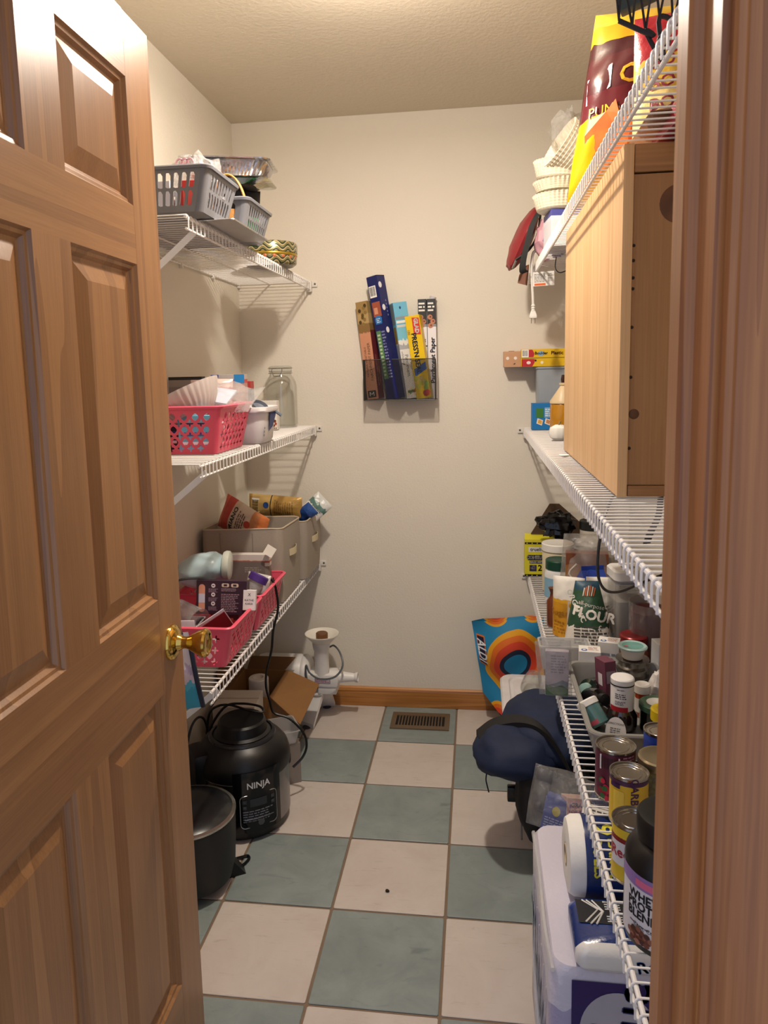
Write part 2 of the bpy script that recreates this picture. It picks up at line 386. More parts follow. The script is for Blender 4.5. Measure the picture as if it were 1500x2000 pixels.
# ------------------------------------------------------------------ six-panel oak door, swung open into the pantry
OAKV = wood('#7f5634', '#a17347', 2.2, 'Z', .34, contrast=(.2, .75), bump=.15, ring=2.5); OAKH = wood('#7f5634', '#a17347', 2.2, 'Y', .34, contrast=(.2, .75), bump=.15, ring=2.5)
DW, DT = .742, .035
ang = math.atan2(-.0256, .99967)
# local frame: +Y from the hinge to the free edge, +X out of the face we see
door = tag(bpy.data.objects.new('door_1', None), 'oak six-panel door swung open into the pantry, brass knob', kind='structure'); COL.objects.link(door)
door.location = (-.18+.0256*DW, -1.377-.99967*DW, .012); door.rotation_euler = (0, 0, -math.asin(-.0256))
Z0 = 2.018
def sY(s): return DW-s          # s measured from the free edge
st = [(0, .102), (.320, .417), (.635, DW)]; zr = [(0, .253), (.845, 1.023), (1.612, 1.708), (1.913, Z0)]
for a, c in st:
    obj('stile', B().box(-DT, 0, sY(c), sY(a), 0, Z0, bev=.0015), OAKV, door, False) if a != .320 else None
for z0, z1 in zr: obj('rail', B().box(-DT, 0, sY(.635), sY(.102), z0, z1), OAKH, door, False)
for (z0, z1), (z2, z3) in zip(zr[:-1], zr[1:]):
    obj('mullion', B().box(-DT, 0, sY(.417), sY(.320), z1, z2), OAKV, door, False)
    for a, c in ((.102, .320), (.417, .635)):
        y0, y1 = sY(c), sY(a); b = B()
        prof = [(0, 0), (.004, -.005), (.009, -.006), (.014, -.012), (.018, -.013), (.044, -.004), (.047, -.003)]
        rings = [[(d, y0+i, z1+i), (d, y1-i, z1+i), (d, y1-i, z2-i), (d, y0+i, z2-i)] for i, d in prof]
        b.loft(rings, cap0=False); back = [[(-DT, y, z) for _x, y, z in rings[0]], [(-DT+.01, y, z) for _x, y, z in rings[-1]]]; b.loft(back, cap0=False)
        obj('panel', b, OAKV, door, False)
BRASS = mat('#d6b25c', .12, 1., var=.03)
kn = Matrix.Translation((0, sY(.052), .925)) @ Matrix.Rotation(PI/2, 4, 'Y')
ro = obj('rosette', B().lathe([(.0335, 0), (.0335, .003), (.031, .007), (.024, .011), (.016, .014), (.013, .020), (.0125, .022)], 32, kn), BRASS, door)
obj('knob', B().lathe([(.011, .020), (.0112, .030), (.0125, .034), (.017, .042), (.0235, .054), (.0265, .061), (.0270, .066), (.0245, .070), (.021, .0705), (.019, .069), (.0165, .068), (.001, .0675)], 32, kn), BRASS, door)
kb = Matrix.Translation((-DT, sY(.052), .925)) @ Matrix.Rotation(-PI/2, 4, 'Y')
obj('knob', B().lathe([(.0335, 0), (.0335, .003), (.024, .011), (.012, .016), (.012, .032), (.0235, .054), (.027, .064), (.022, .070), (.001, .0705)], 24, kb), BRASS, door)
obj('latch_plate', B().box(-.028, -.007, DW-.001, DW+.001, .895, .955), BRASS, door, False)
for z in (.2, 1.0, 1.8): obj('hinge', B().tube([(0.004, -.004, z), (.004, -.004, z+.09)], .006, 8), BRASS, door)

# ------------------------------------------------------------------ white wire shelves
VINYL = mat('#e6e3e1', .35, var=.02)
WR = .0017
def wire_shelf(label, xw, xf, y0, y1, z, braces, lip=.034, group='white wire shelves', joint=None):
    d = 1 if xf > xw else -1          # direction from the wall to the front lip
    t = thing('wire_shelf', label, 'shelf', ((xw+xf)/2, (y0+y1)/2, z), 0, group)
    ox, oy = (xw+xf)/2, (y0+y1)/2
    hw = abs(xf-xw)/2
    pth = [(-d*hw+d*.004, 0, -WR), (d*(hw-.004), 0, -WR), (d*(hw-.001), 0, -WR-.003), (d*hw, 0, -WR-.007), (d*hw, 0, -lip)]
    wm = B().tube(pth, WR, 5).mesh('wire', [VINYL])
    n = int((y1-y0)/.0254)
    for i in range(n): link('wire', wm, t, (0, y0-oy+.006+i*(y1-y0-.012)/(n-1), 0))
    L = (y1-y0)/2
    def rod(name, x, zz, r): obj(name, B().tube([(x, -L, zz), (x, L, zz)], r, 8), VINYL, t)
    rod('front_rod', d*(hw-.0055), -WR*2-.0036, .0038); rod('lip_rod', d*(hw-.0045), -lip, .0030)
    rod('back_rod', -d*(hw-.006), -WR*2-.0026, .0028); rod('middle_rod', -d*.02, -WR*2-.0026, .0028)
    for yy in braces:
        p0 = Vector((d*(hw-.012), yy-oy, -lip+.004)); p1 = Vector((-d*(hw-.002), yy-oy, -lip-.235)); u = (p1-p0).normalized(); nrm = Vector((0, 1, 0)); wv = u.cross(nrm)*.008
        b = B(); b.loft([[p+wv-nrm*.0015, p+wv+nrm*.0015, p-wv+nrm*.0015, p-wv-nrm*.0015] for p in (p0, p1)])
        b.box(-d*hw-.003 if d < 0 else -d*hw, -d*hw if d < 0 else -d*hw+.003, yy-oy-.01, yy-oy+.01, -lip-.26, -lip-.20)
        obj('brace', b, mat('#dfe0e6', .35), t, False)
    # plastic end bracket and screw on the back wall
    if y1 > .25:
        b = B(); x0, x1 = sorted((d*(hw-.016), d*(hw+.003))); b.box(x0, x1, L-.02, L, -lip-.010, -.001, bev=.003); 
        x0, x1 = sorted((d*hw, d*(hw+.024))); b.box(x0, x1, L-.003, L+.0035, -.024, -.002, bev=.002)
        e = obj('end_bracket', b, mat('#dcd8d2', .4), t)
        obj('screw', B().lathe([(.0042, 0), (.0042, .0012), (.0025, .0025), (.0005, .0028)], 10, Matrix.Translation((d*(hw+.015), L-.003, -.012)) @ Matrix.Rotation(PI/2, 4, 'X')), mat('#6b655c', .35, .9), e)
    yy = y0+.10
    while yy < y1:
        b = B(); x0, x1 = sorted((-d*hw, -d*(hw-.012))); b.box(x0, x1, yy-oy-.006, yy-oy+.006, -.018, -.002, bev=.002)
        obj('wall_clip', b, mat('#dcd8d2', .4), t); yy += .3
    return t
ZLT, ZLM, ZLB, ZRT, ZRM, ZRB = 1.810, 1.222, .645, 1.808, 1.205, .601
YE = YB-.004
wire_shelf('white wire shelf on the left wall, topmost of the three, holding grey baskets', XL, -.271, -1.0, YE, ZLT, [-.93])
wire_shelf('white wire shelf on the left wall, middle one, under the glass jar', XL, -.271, -.998, YE, ZLM, [-.93])
wire_shelf('white wire shelf on the left wall, lowest one, under the fabric bins', XL, -.271, -1.005, YE, ZLB, [-.93])
wire_shelf('white wire shelf on the right, topmost one, holding snack bags', XR, .601, -1.97, YE, ZRT, [])
wire_shelf('white wire shelf on the right, middle one, carrying the wooden cabinet', XR, .582, -1.97, YE, ZRM, [])
wire_shelf('white wire shelf on the right, lowest one, crowded with jars and cans', XR, .600, -1.97, YE, ZRB, [])
# ================================================================== builders shared by many things
def perf_basket(name, label, cx, cy, z, bx, by, tx, ty, h, r, holes, m, rimw=.008, rz=0., group=None, cat='basket', lean=0.):
    """plastic basket with real cut-outs; bx,by / tx,ty are half sizes at the bottom and the top"""
    t = thing(name, label, cat, (cx, cy, z), rz, group)
    if lean: t.rotation_euler = (lean, 0, rz)
    b = B(); th = .0022
    for k in range(4):
        a = k*PI/2; hx0, hy0, hx1, hy1 = (bx, by, tx, ty) if k % 2 == 0 else (by, bx, ty, tx)
        w1 = 2*(hx1-r); R = Matrix.Rotation(a, 3, 'Z')
        def fn(x, y, d, hx0=hx0, hy0=hy0, hx1=hx1, hy1=hy1, w1=w1, R=R):
            f = y/h; hx, hy = hx0+(hx1-hx0)*f-r, hy0+(hy1-hy0)*f
            return R @ Vector(((x/w1*2-1)*hx, -hy+d, y))
        hole_panel(w1, h, holes(w1, h), fn, th, b)
        rings = []
        for f, z_ in ((0, 0), (1, h)):
            hx, hy = hx0+(hx1-hx0)*f-r, hy0+(hy1-hy0)*f-r
            o = [R @ Vector((hx+r*math.cos(q), -hy+r*math.sin(q), z_)) for q in [(-PI/2)+i*PI/10 for i in range(6)]]
            i_ = [R @ Vector((hx+(r-th)*math.cos(q), -hy+(r-th)*math.sin(q), z_)) for q in [i*-PI/10 for i in range(6)]]
            rings.append(o+i_)
        b.loft(rings)
    b.loft([ring(bx-.001, by-.001, r, .0, 5), ring(bx-.001, by-.001, r, .003, 5)])
    obj('body', b, m, t)
    rb = B(); rb.loft([ring(tx-.003, ty-.003, r, h-.006), ring(tx+rimw*.5, ty+rimw*.5, r+rimw, h-.007), ring(tx+rimw*.7, ty+rimw*.7, r+rimw, h-.001), ring(tx+rimw*.4, ty+rimw*.4, r+rimw, h+.002), ring(tx-.003, ty-.003, r, h+.001), ring(tx-.003, ty-.003, r, h-.006)], cap0=False, cap1=False)
    obj('rim', rb, m, t)
    return t
def quatrefoils(w_, h_):
    out = []; p = .034; rows = int((h_-.028)/.0172); n = int((w_-.012)/p)
    x0 = (w_-(n-1)*p)/2 if n > 0 else w_/2; y0 = .016
    for j in range(rows+1):
        y = y0+j*.0172
        if y > h_-.02: break
        for i in range(n+1):
            x = x0+i*p-(p/2 if j % 2 else 0)
            if j % 2 == 0 and i >= n: continue
            if x < .012 or x > w_-.012: continue
            if j % 2 == 0: out.append([(x+(.0084+.0042*math.cos(4*q))*math.cos(q), y+(.0084+.0042*math.cos(4*q))*math.sin(q)) for q in [k/16*2*PI for k in range(16)]])
            else: out.append([(x+(.0096+.0008*math.cos(4*q))*math.cos(q), y+(.0096+.0008*math.cos(4*q))*math.sin(q)) for q in [k/12*2*PI for k in range(12)]])
    return out
def slots(w_, h_):
    out = []; p = .0205; n = int((w_-.01)/p); x0 = (w_-(n-1)*p)/2; hh = (h_-.034)/2
    for j in range(2):
        for i in range(n):
            x = x0+i*p; y = .014+hh/2+j*(hh+.006); a, c = .0062, hh/2
            out.append([(x-a, y-c+.002), (x-a+.005, y-c), (x+a-.001, y-c), (x+a, y-c+.002), (x+a, y+c-.007), (x+a-.005, y+c), (x-a+.001, y+c), (x-a, y+c-.002)])
    return out
def carton(name, label, cat, sx, sy, sz, m, loc=(0, 0, 0), rz=0., group=None, M=None, bev=.0012, side=None):
    """printed carton, origin at the middle of its base; returns the thing and a mapping for each face"""
    t = thing(name, label, cat, loc, rz, group, M)
    b = B().box(-sx/2, sx/2, -sy/2, sy/2, 0, sz, bev=bev); obj('carton', b, m, t, False)
    e = .0005
    F = dict(front=onplane((0, -sy/2-e, sz/2), (1, 0, 0), (0, 0, 1)), back=onplane((0, sy/2+e, sz/2), (-1, 0, 0), (0, 0, 1)),
             left=onplane((-sx/2-e, 0, sz/2), (0, -1, 0), (0, 0, 1)), right=onplane((sx/2+e, 0, sz/2), (0, 1, 0), (0, 0, 1)),
             top=onplane((0, 0, sz+e), (1, 0, 0), (0, 1, 0)))
    return t, F
def above(fn, d):
    """the same surface mapping, lifted a little so that print lies on print"""
    n = Vector(fn(.001, 0)-fn(0, 0)).cross(Vector(fn(0, .001)-fn(0, 0))).normalized()*d
    return lambda x, y: Vector(fn(x, y))+n
def bag(name, label, cat, w_, h_, t_, m, M, group=None, seed=0, crk=.006, seal=.012, skew=0., taper=0., nu=22, nv=26, fold=0., flat_bottom=False, part='pouch'):
    """filled pouch: two crinkled walls meeting in seals; front is -Y, base at z=0"""
    t = thing(name, label, cat, M=M, group=group)
    def pt(u, v, s, e=0.):
        x = (u-.5)*w_*(1-taper*v); z = v*h_
        a = max(0., math.sin(PI*u))**.55; vv = min(1, max(0, v)); c = max(0., math.sin(PI*(vv if not flat_bottom else .5+vv/2)))**.5
        th = t_/2*a*c
        n = mnoise.noise(Vector((x*22+seed, z*22, s*3.1+seed)))*.65+mnoise.noise(Vector((x*55+seed, z*55, s*7+seed)))*.35
        th = th+crk*n*min(1, a*c*2.)
        wv = mnoise.noise(Vector((x*14, z*9, seed+9)))*crk*1.2
        return Vector((x+skew*z, s*(th+e)+wv+fold*v*v, z))
    b = B(); b.grid(lambda u, v: pt(u, v, -1), nu, nv); b.grid(lambda u, v: pt(1-u, v, 1), nu, nv)
    obj(part, b, m, t, True, 60)
    front = lambda x, z: pt(x/w_/(1-taper*min(1, max(0, z/h_)))+.5, z/h_, -1, .0015)
    return t, front
def jarlid(t, r, z, h, m, name='lid', n=32):
    b = B(); b.lathe([(r-.002, z), (r, z+.001), (r, z+h-.003), (r-.003, z+h), (r-.006, z+h+.0004), (r-.010, z+h-.001), (.0005, z+h-.001)], n, wob=None)
    return obj(name, b, m, t)
def tincan(label, x, y, z, r, h, wrap, group='food cans on the lowest right shelf', zoff=0.):
    t = thing('food_can', label, 'can', (x, y, z), 0, group)
    ST = mat('#b9b6b0', .22, 1., var=.03)
    obj('body', B().lathe([(r-.003, 0), (r, .001), (r, .004), (r-.0015, .005), (r-.0015, h-.005), (r, h-.004), (r, h), (r-.002, h), (r-.0025, h-.004), (r*.86, h-.004), (r*.84, h-.0028), (r*.81, h-.0028), (r*.79, h-.004), (r*.66, h-.004), (r*.64, h-.0028), (r*.60, h-.0028), (r*.58, h-.004), (.0005, h-.004)], 40), ST, t)
    lb = B(); lb.lathe([(r-.0008, .0055), (r-.0008, h-.0055)], 40, cap0=False, cap1=False); obj('paper_label', lb, wrap, t)
    return t, lambda a0, zc=h/2, rr=r-.0003: oncyl(rr, zc, a0)
SMALLW = mat('#d9d3d8', .6)

# ================================================================== LEFT TOP SHELF
GREYP = mat('#6f7076', .32); FOIL = mat('#c9c9cc', .18, 1., bump=.5, bscale=45, var=.02)
zt = ZLT+.002
pan = thing('baking_sheet', 'thin bright metal baking sheet lying under the grey baskets, its edge jutting out', 'baking sheet', (-.36, -.74, zt))
pb = B(); pb.loft([ring(.150, .140, .008, 0), ring(.165, .150, .010, .0012), ring(.165, .150, .010, .0024), ring(.150, .140, .008, .0014)]); obj('sheet', pb, mat('#a9a9ad', .3, 1.), pan)
obj('rolled_edge', B().tube([(*p[:2], .0032) for p in ring(.165, .150, .010, 0)], .0022, 6, closed=True), mat('#e4e4e6', .25, 1.), pan)
b1 = perf_basket('plastic_basket', 'larger grey slotted basket at the near end of the top left shelf, red carton inside', -.395, -.882, zt+.006, .150, .096, .178, .112, .100, .016, slots, GREYP, group='grey slotted baskets')
b2 = perf_basket('plastic_basket', 'grey slotted plastic basket behind the larger one, under the foil pan', -.385, -.588, zt+.006, .148, .098, .172, .118, .092, .016, slots, GREYP, group='grey slotted baskets')
zi = zt+.012
t, F = carton('carton', 'small red carton inside the larger grey basket', 'box', .05, .03, .075, mat('#c63a36', .45), (-.285, -.925, zi), .1); patch(t, 'printed_panel', rect(-.018, .018, -.02, .02), F['front'], mat('#d8554e', .5))
t, F = carton('envelope_stack', 'white and pink printed packets standing in the larger grey basket', 'packet', .19, .02, .078, mat('#ded9e2', .55), (-.43, -.92, zi), -.06)
for k, c in enumerate(('#b93c50', '#8b87b8', '#c94d58')): patch(t, 'printed_panel', blob(-.05+.05*k, .014, .012, .016, 10), F['front'], mat(c, .5))
lettering(t, 'N', .03, lambda x, y: F['front'](x+.03, y+.014)+Vector((0, -.0004, 0)), mat('#b8304a', .5), bold=.001)
obj('dark_wrapper', B().ellipsoid((-.02, .03, .03), (.09, .028, .03), 16, disp=lambda d: .3*mnoise.noise(d*4)), mat('#2f2f33', .25, bump=.6, bscale=60), t)
t = thing('crumpled_bag', 'crumpled clear plastic bag with pink loops poking out of the larger grey basket', 'plastic bag', (-.29, -.86, zi+.028))
obj('film', B().ellipsoid((0, 0, .06), (.062, .055, .062), 26, disp=lambda d: .3*mnoise.noise(d*3.2)+.15*mnoise.noise(d*8)), clear('#f4eef0', .12, .16, .97, .8, 70), t)
lp = B()
for k in range(3): lp.tube([(-.03+.013*k+.012*math.cos(q), -.045, .085+.022*math.sin(q)) for q in [i/12*PI for i in range(13)]], .0022, 5)
obj('loop', lp, mat('#e6b3c4', .4), t)
t = thing('gift_basket', 'small woven basket with a tan bentwood handle inside the second grey basket', 'basket', (-.28, -.66, zi))
hb_ = B(); pts = [(.048*math.cos(q), -.010*math.sin(q), .055+.100*math.sin(q)) for q in [i/20*PI for i in range(21)]]
for dx in (-.003, .003): hb_.tube([(x, y+dx, z) for x, y, z in pts], .0032, 6)
obj('handle', hb_, mat('#c98f4e', .4, bump=.4, bscale=90), t)
obj('bowl', B().lathe([(.028, 0), (.036, .01), (.045, .05), (.047, .058), (.043, .058), (.034, .012), (.0005, .008)], 20), mat('#a9783f', .6, bump=.8, bscale=70), t)
t, F = bag('snack_pouch', 'green and black pouch standing under the foil pan in the second grey basket', 'pouch', .15, .165, .05, bands([(0, '#1d6b33'), (.42, '#2c8a42'), (.5, '#17171a'), (.75, '#25262b')], 'Z', .3, bump=.5, bscale=40), rot(-.05, .1, .5, (-.32, -.525, zi-.002)), seed=3)
t = thing('foil_pan', 'shiny fluted aluminium foil pan set upside up on the second grey basket contents', 'foil pan', M=rot(.03, .05, .12, (-.305, -.55, zi+.163)))
def flute(hx, hy, z, k, n=120):
    base = ring(hx, hy, .03, z, 8); out = []
    m = len(base); L = [0]
    for i in range(m): L.append(L[-1]+(Vector(base[(i+1) % m])-Vector(base[i])).length)
    for i in range(n):
        s = i/n*L[-1]; j = max(q for q in range(m) if L[q] <= s); f = (s-L[j])/max(1e-9, L[j+1]-L[j])
        p = Vector(base[j]).lerp(Vector(base[(j+1) % m]), f); q = 1+k*(1 if i % 2 else -1)
        out.append((p.x*q, p.y*q, p.z))
    return out
fb = B(); fb.loft([flute(.085, .060, 0, 0), flute(.092, .066, .004, .012), flute(.108, .078, .044, .012), flute(.110, .080, .048, 0), flute(.122, .092, .049, 0), flute(.123, .093, .052, 0), flute(.110, .081, .052, 0), flute(.107, .077, .046, .012), flute(.090, .065, .006, .012), flute(.084, .060, .003, 0)])
obj('pan', fb, FOIL, t, True, 20)
t = thing('foil_pan', 'second foil pan nested below the fluted one, only its rim showing', 'foil pan', M=rot(.02, .03, .1, (-.305, -.55, zi+.150)))
fb = B(); fb.loft([flute(.070, .050, .0, 0), flute(.100, .072, .012, .01), flute(.118, .088, .0125, 0), flute(.119, .089, .0145, 0), flute(.100, .070, .0145, 0)], cap1=False); obj('pan', fb, FOIL, t, True, 20)
# decorated round tin
N = NT('tin_pattern'); set_b(N.b, Roughness=.3, Metallic=.35); N.b.inputs['Coat Weight'].default_value = .4
tc = N.t.nodes.new('ShaderNodeTexCoord'); sx = N.t.nodes.new('ShaderNodeSeparateXYZ'); N.l(tc.outputs['Object'], sx.inputs[0])
an = N.n('ShaderNodeMath', _operation='ARCTAN2'); N.l(sx.outputs['Y'], an.inputs[0]); N.l(sx.outputs['X'], an.inputs[1])
s1 = N.n('ShaderNodeMath', _operation='MULTIPLY'); s1.inputs[1].default_value = 13.; N.l(an.outputs[0], s1.inputs[0])
c1_ = N.n('ShaderNodeMath', _operation='SINE'); N.l(s1.outputs[0], c1_.inputs[0])
c2_ = N.n('ShaderNodeMath', _operation='MULTIPLY_ADD'); c2_.inputs[1].default_value = .42; N.l(c1_.outputs[0], c2_.inputs[0])
c3_ = N.n('ShaderNodeMath', _operation='MULTIPLY'); c3_.inputs[1].default_value = 62.; N.l(sx.outputs['Z'], c3_.inputs[0]); N.l(c3_.outputs[0], c2_.inputs[2])
c4_ = N.n('ShaderNodeMath', _operation='FRACT'); N.l(c2_.outputs[0], c4_.inputs[0])
r_ = N.ramp(c4_.outputs[0], [(0, '#b8a878'), (.32, '#20231f'), (.55, '#4e5a3c'), (.72, '#8f8a5a'), (.9, '#20231f')], 'CONSTANT'); N.l(r_.outputs[0], N.b.inputs['Base Color'])
TINP = N.m
t = thing('cookie_tin', 'round tin with green and gold scrollwork at the far end of the top left shelf', 'tin', (-.322, -.110, zt))
obj('base', B().lathe([(.082, 0), (.090, .006), (.092, .012), (.092, .046), (.0005, .046)], 44), TINP, t)
obj('lid', B().lathe([(.0935, .040), (.0955, .042), (.0955, .070), (.092, .076), (.080, .0775), (.0005, .0775)], 44), TINP, t)
obj('gold_band', B().lathe([(.0925, .030), (.0945, .033), (.0945, .038), (.0925, .041)], 44, cap0=False, cap1=False), mat('#b79a3e', .3, .8), t)
bd = B()
for k in range(9):
    a = -2.9+k*.35; bd.lathe([(.0065, 0), (.005, .0012), (.0005, .0016)], 10, Matrix.Rotation(a, 4, 'Z') @ Matrix.Translation((.0915, 0, .026)) @ Matrix.Rotation(PI/2, 4, 'Y'))
obj('rosette_print', bd, mat('#b0623f', .4), t)

# ================================================================== LEFT MIDDLE SHELF
PINK = mat('#e2566f', .38, var=.03)
zm = ZLM+.002
perf_basket('pink_basket', 'pink plastic basket with clover cut-outs on the middle left shelf, ribbed bowl on top', -.420, -.670, zm, .112, .118, .137, .142, .130, .012, quatrefoils, PINK, .010, group='pink cut-out baskets')
ci = 0
for x, y, sx_, sy_, sz, c, lb in ((-.37, -.755, .10, .03, .10, '#6fb7d2', 'light blue packet in the pink basket under the ribbed bowl'), (-.46, -.74, .07, .03, .115, '#2c2438', 'dark packet in the pink basket under the ribbed bowl'), (-.36, -.70, .09, .03, .09, '#e3dde6', 'white striped packet in the pink basket under the ribbed bowl'), (-.40, -.60, .10, .06, .11, '#b92f63', 'magenta packet in the pink basket below the zip bag')):
    t, F = carton('packet', lb, 'packet', sx_, sy_, sz, mat(c, .5), (x, y, zm+.004), rnd.uniform(-.05, .05))
    for k in range(3): patch(t, 'printed_stripe', rect(-sx_*.42, sx_*.42, -sz*.3+k*.026, -sz*.3+k*.026+.008), F['front'], mat(('#f2f0f4', '#2f4f9a', '#3a2a4a')[k], .5))
t = thing('ribbed_bowl', 'translucent white ribbed plastic bowl tipped on its side in the pink basket', 'bowl', M=Matrix.Translation((-.432, -.705, zm+.165)) @ Vector((-.42, -.04, .9)).to_track_quat('Z', 'Y').to_matrix().to_4x4())
obj('bowl', B().lathe([(.050, -.085), (.060, -.080), (.088, -.045), (.106, -.010), (.112, 0), (.109, 0), (.085, -.044), (.058, -.077), (.0005, -.078)], 144, wob=lambda a, z: 1+(.022 if int(a/(2*PI)*144+.5) % 4 < 2 else 0)*(1 if -.08 < z < -.002 else 0)), mat('#d8cfc9', .4, trans=.15), t, True, 50)
t, F = bag('zip_bag', 'clear zip bag with a folded paper inside, lying across the pink basket', 'plastic bag', .17, .13, .05, clear('#f7f5f5', .06, .16, .97, .9, 55), rot(-1.05, .15, -.1, (-.325, -.69, zm+.120)), seed=8, crk=.016)
obj('folded_paper', B().box(-.06, .01, -.004, .004, .02, .095, bev=.002), mat('#cfd3e6', .6), t)
t, F = bag('candy_pouch', 'rose coloured pouch standing behind the ribbed bowl', 'pouch', .13, .15, .04, bands([(0, '#c48a86'), (.55, '#b7696a'), (.82, '#d5b9b2')], 'Z', .3, bump=.5), rot(-.25, 0, .1, (-.405, -.555, zm+.055)), seed=12)
t, F = carton('carton', 'flat carton with blue top corners standing at the back of the middle left shelf', 'box', .115, .035, .215, bands([(0, '#9c6d66'), (.72, '#b88d84'), (.86, '#c24b3e'), (.92, '#b3aaa8')], 'Z', .5), (-.425, -.31, zm), .03)
patch(t, 'blue_corner', rect(.022, .057, .078, .107), F['front'], mat('#2a7fc0', .5)); patch(t, 'blue_corner', rect(-.057, -.03, .098, .107), F['front'], mat('#3d4fa2', .5))
t, F = carton('carton', 'grey and black flat carton leaning on the left wall behind the ribbed bowl', 'box', .11, .03, .21, bands([(0, '#8f8a86'), (.85, '#a5a09b'), (.95, '#2a2a2c')], 'Z', .5), (-.512, -.46, zm), .0)
t, F = carton('carton', 'black and red carton half hidden behind the glass jar', 'box', .10, .04, .19, bands([(0, '#3b3433'), (.7, '#1c1a1b'), (.86, '#b23a3a')], 'Z', .45), (-.455, -.12, zm), .0)
patch(t, 'printed_panel', rect(.0, .04, .045, .075), F['front'], mat('#c14a56', .5))
# white tub
t = thing('storage_tub', 'white plastic tub with a dark blue label beside the pink basket', 'tub', (-.345, -.435, zm))
tb_ = B(); tb_.loft([ring(.078, .065, .03, 0), ring(.085, .072, .032, .010), ring(.092, .082, .034, .095), ring(.101, .092, .04, .096), ring(.103, .094, .04, .101), ring(.102, .093, .04, .112), ring(.098, .089, .038, .113), ring(.091, .081, .034, .104), ring(.082, .070, .03, .006)]); obj('tub', tb_, mat('#e6e2e4', .35), t)
f_ = lambda x, y: Vector((.0935+.012*(y-.055)/.09, x, y)); patch(t, 'blue_label', [(-.02, .035), (.022, .048), (.045, .085), (.042, .098), (-.02, .096)], f_, mat('#20306e', .45))
for k in range(3): patch(t, 'grey_square', rect(-.060, -.053, .022+.011*k, .029+.011*k), lambda x, y: Vector((.0905+.012*(y-.055)/.09, x, y)), mat('#77737a', .5))
t = thing('measuring_scoop', 'grey plastic scoop resting in the white tub', 'scoop', M=rot(.4, .5, .2, (-.30, -.40, zm+.105)))
obj('bowl', B().lathe([(.0005, -.012), (.018, -.010), (.027, .004), (.028, .014), (.026, .014), (.024, .004), (.0005, -.008)], 20), mat('#6c7380', .4), t); obj('handle', B().tube([(.025, 0, .012), (.05, .0, .018), (.075, 0, .014)], .005, 6), mat('#6c7380', .4), t)
t, F = carton('snack_box', 'small white box printed with orange leaves and nuts in front of the glass jar', 'box', .085, .035, .112, mat('#ece6df', .5), (-.412, .085, zm), 0)
for k in range(16):
    x, y = rnd.uniform(-.0, .038), rnd.uniform(-.045, .035); patch(t, 'leaf_print', blob(x, y, rnd.uniform(.004, .009), rnd.uniform(.004, .010), 7), above(F['front'], k*.00003), mat(rnd.choice(['#c8772a', '#b9512a', '#d9973a', '#7a3a22']), .5))
for k in range(6): patch(t, 'nut_print', blob(.002+k*.007, -.050, .003, .003, 6), F['front'], mat('#8a5a2c', .5))
t = thing('glass_jar', 'large clear glass jar with clamp lid at the far end of the middle left shelf', 'jar', (-.392, .225, zm))
R = .064
obj('jar', B().lathe([(R-.012, 0), (R-.003, .002), (R, .010), (R, .165), (R-.003, .182), (R-.012, .198), (.046, .206), (.044, .212), (.044, .222), (.041, .222), (.041, .211), (R-.016, .195), (R-.006, .180), (R-.003, .165), (R-.003, .012), (R-.008, .006), (.0005, .006)], 44), clear('#f3f5f1', .03, .02, .99), t)
obj('lid', B().lathe([(.042, .2235), (.046, .225), (.047, .235), (.045, .243), (.038, .246), (.0005, .245)], 40), clear('#dfe6df', .03, .08, .97), t)
wb = B(); wb.tube([(.0475*math.cos(q), .0475*math.sin(q), .217) for q in [i/30*2*PI for i in range(30)]], .0016, 6, closed=True); wb.tube([(.0485*math.cos(q), .0485*math.sin(q), .237) for q in [i/30*2*PI for i in range(30)]], .0016, 6, closed=True)
wb.tube([(.02, -.046, .237), (.021, -.054, .226), (.012, -.060, .205), (-.012, -.060, .205), (-.021, -.054, .226), (-.02, -.046, .237)], .0015, 6); obj('wire_clamp', wb, mat('#8d8f8c', .3, 1.), t)
obj('seal', B().lathe([(.042, .2222), (.0465, .2222), (.0465, .2248), (.042, .2248)], 30, cap0=False, cap1=False), mat('#9a938a', .6), t)
# ================================================================== LEFT LOWEST SHELF
zb = ZLB+.002
perf_basket('pink_basket', 'nearest pink plastic basket on the lowest left shelf, holding the bandage box', -.400, -.735, zb, .112, .122, .140, .142, .118, .012, quatrefoils, PINK, .010, group='pink cut-out baskets')
perf_basket('pink_basket', 'far pink plastic basket on the lowest left shelf, holding the purple-lidded jar', -.400, -.442, zb, .112, .122, .138, .140, .116, .012, quatrefoils, PINK, .010, group='pink cut-out baskets')
t, F = carton('bandage_box', 'dark plum box of adhesive bandages standing in the nearest pink basket', 'box', .150, .032, .098, mat('#331c2e', .4), M=rot(-.15, 0.02, .03, (-.345, -.700, zb+.098)))
f = F['front']
patch(t, 'bandage_picture', [(-.058+.0095*math.cos(q), (.028 if k < 9 else -.034)+.0095*math.sin(q)) for k, q in [(i, i/8*PI) for i in range(9)]+[(9+i, PI+i/8*PI) for i in range(9)]], f, mat('#d9977f', .5))
patch(t, 'bandage_pad', rect(-.0675, -.0485, -.016, .010), above(f, .0003), mat('#c9c6dc', .5))
for k in range(3): patch(t, 'round_icon', blob(-.024, .034-.026*k, .0062, .0062, 14), f, mat('#ddd2d6', .5)); patch(t, 'icon_mark', rect(-.027, -.021, .033-.026*k, .0355-.026*k), above(f, .0003), mat('#331c2e', .5)); textlines(t, -.038, -.010, .014-.026*k, .026-.026*k, 4, f, mat('#9a7f92', .5), k)
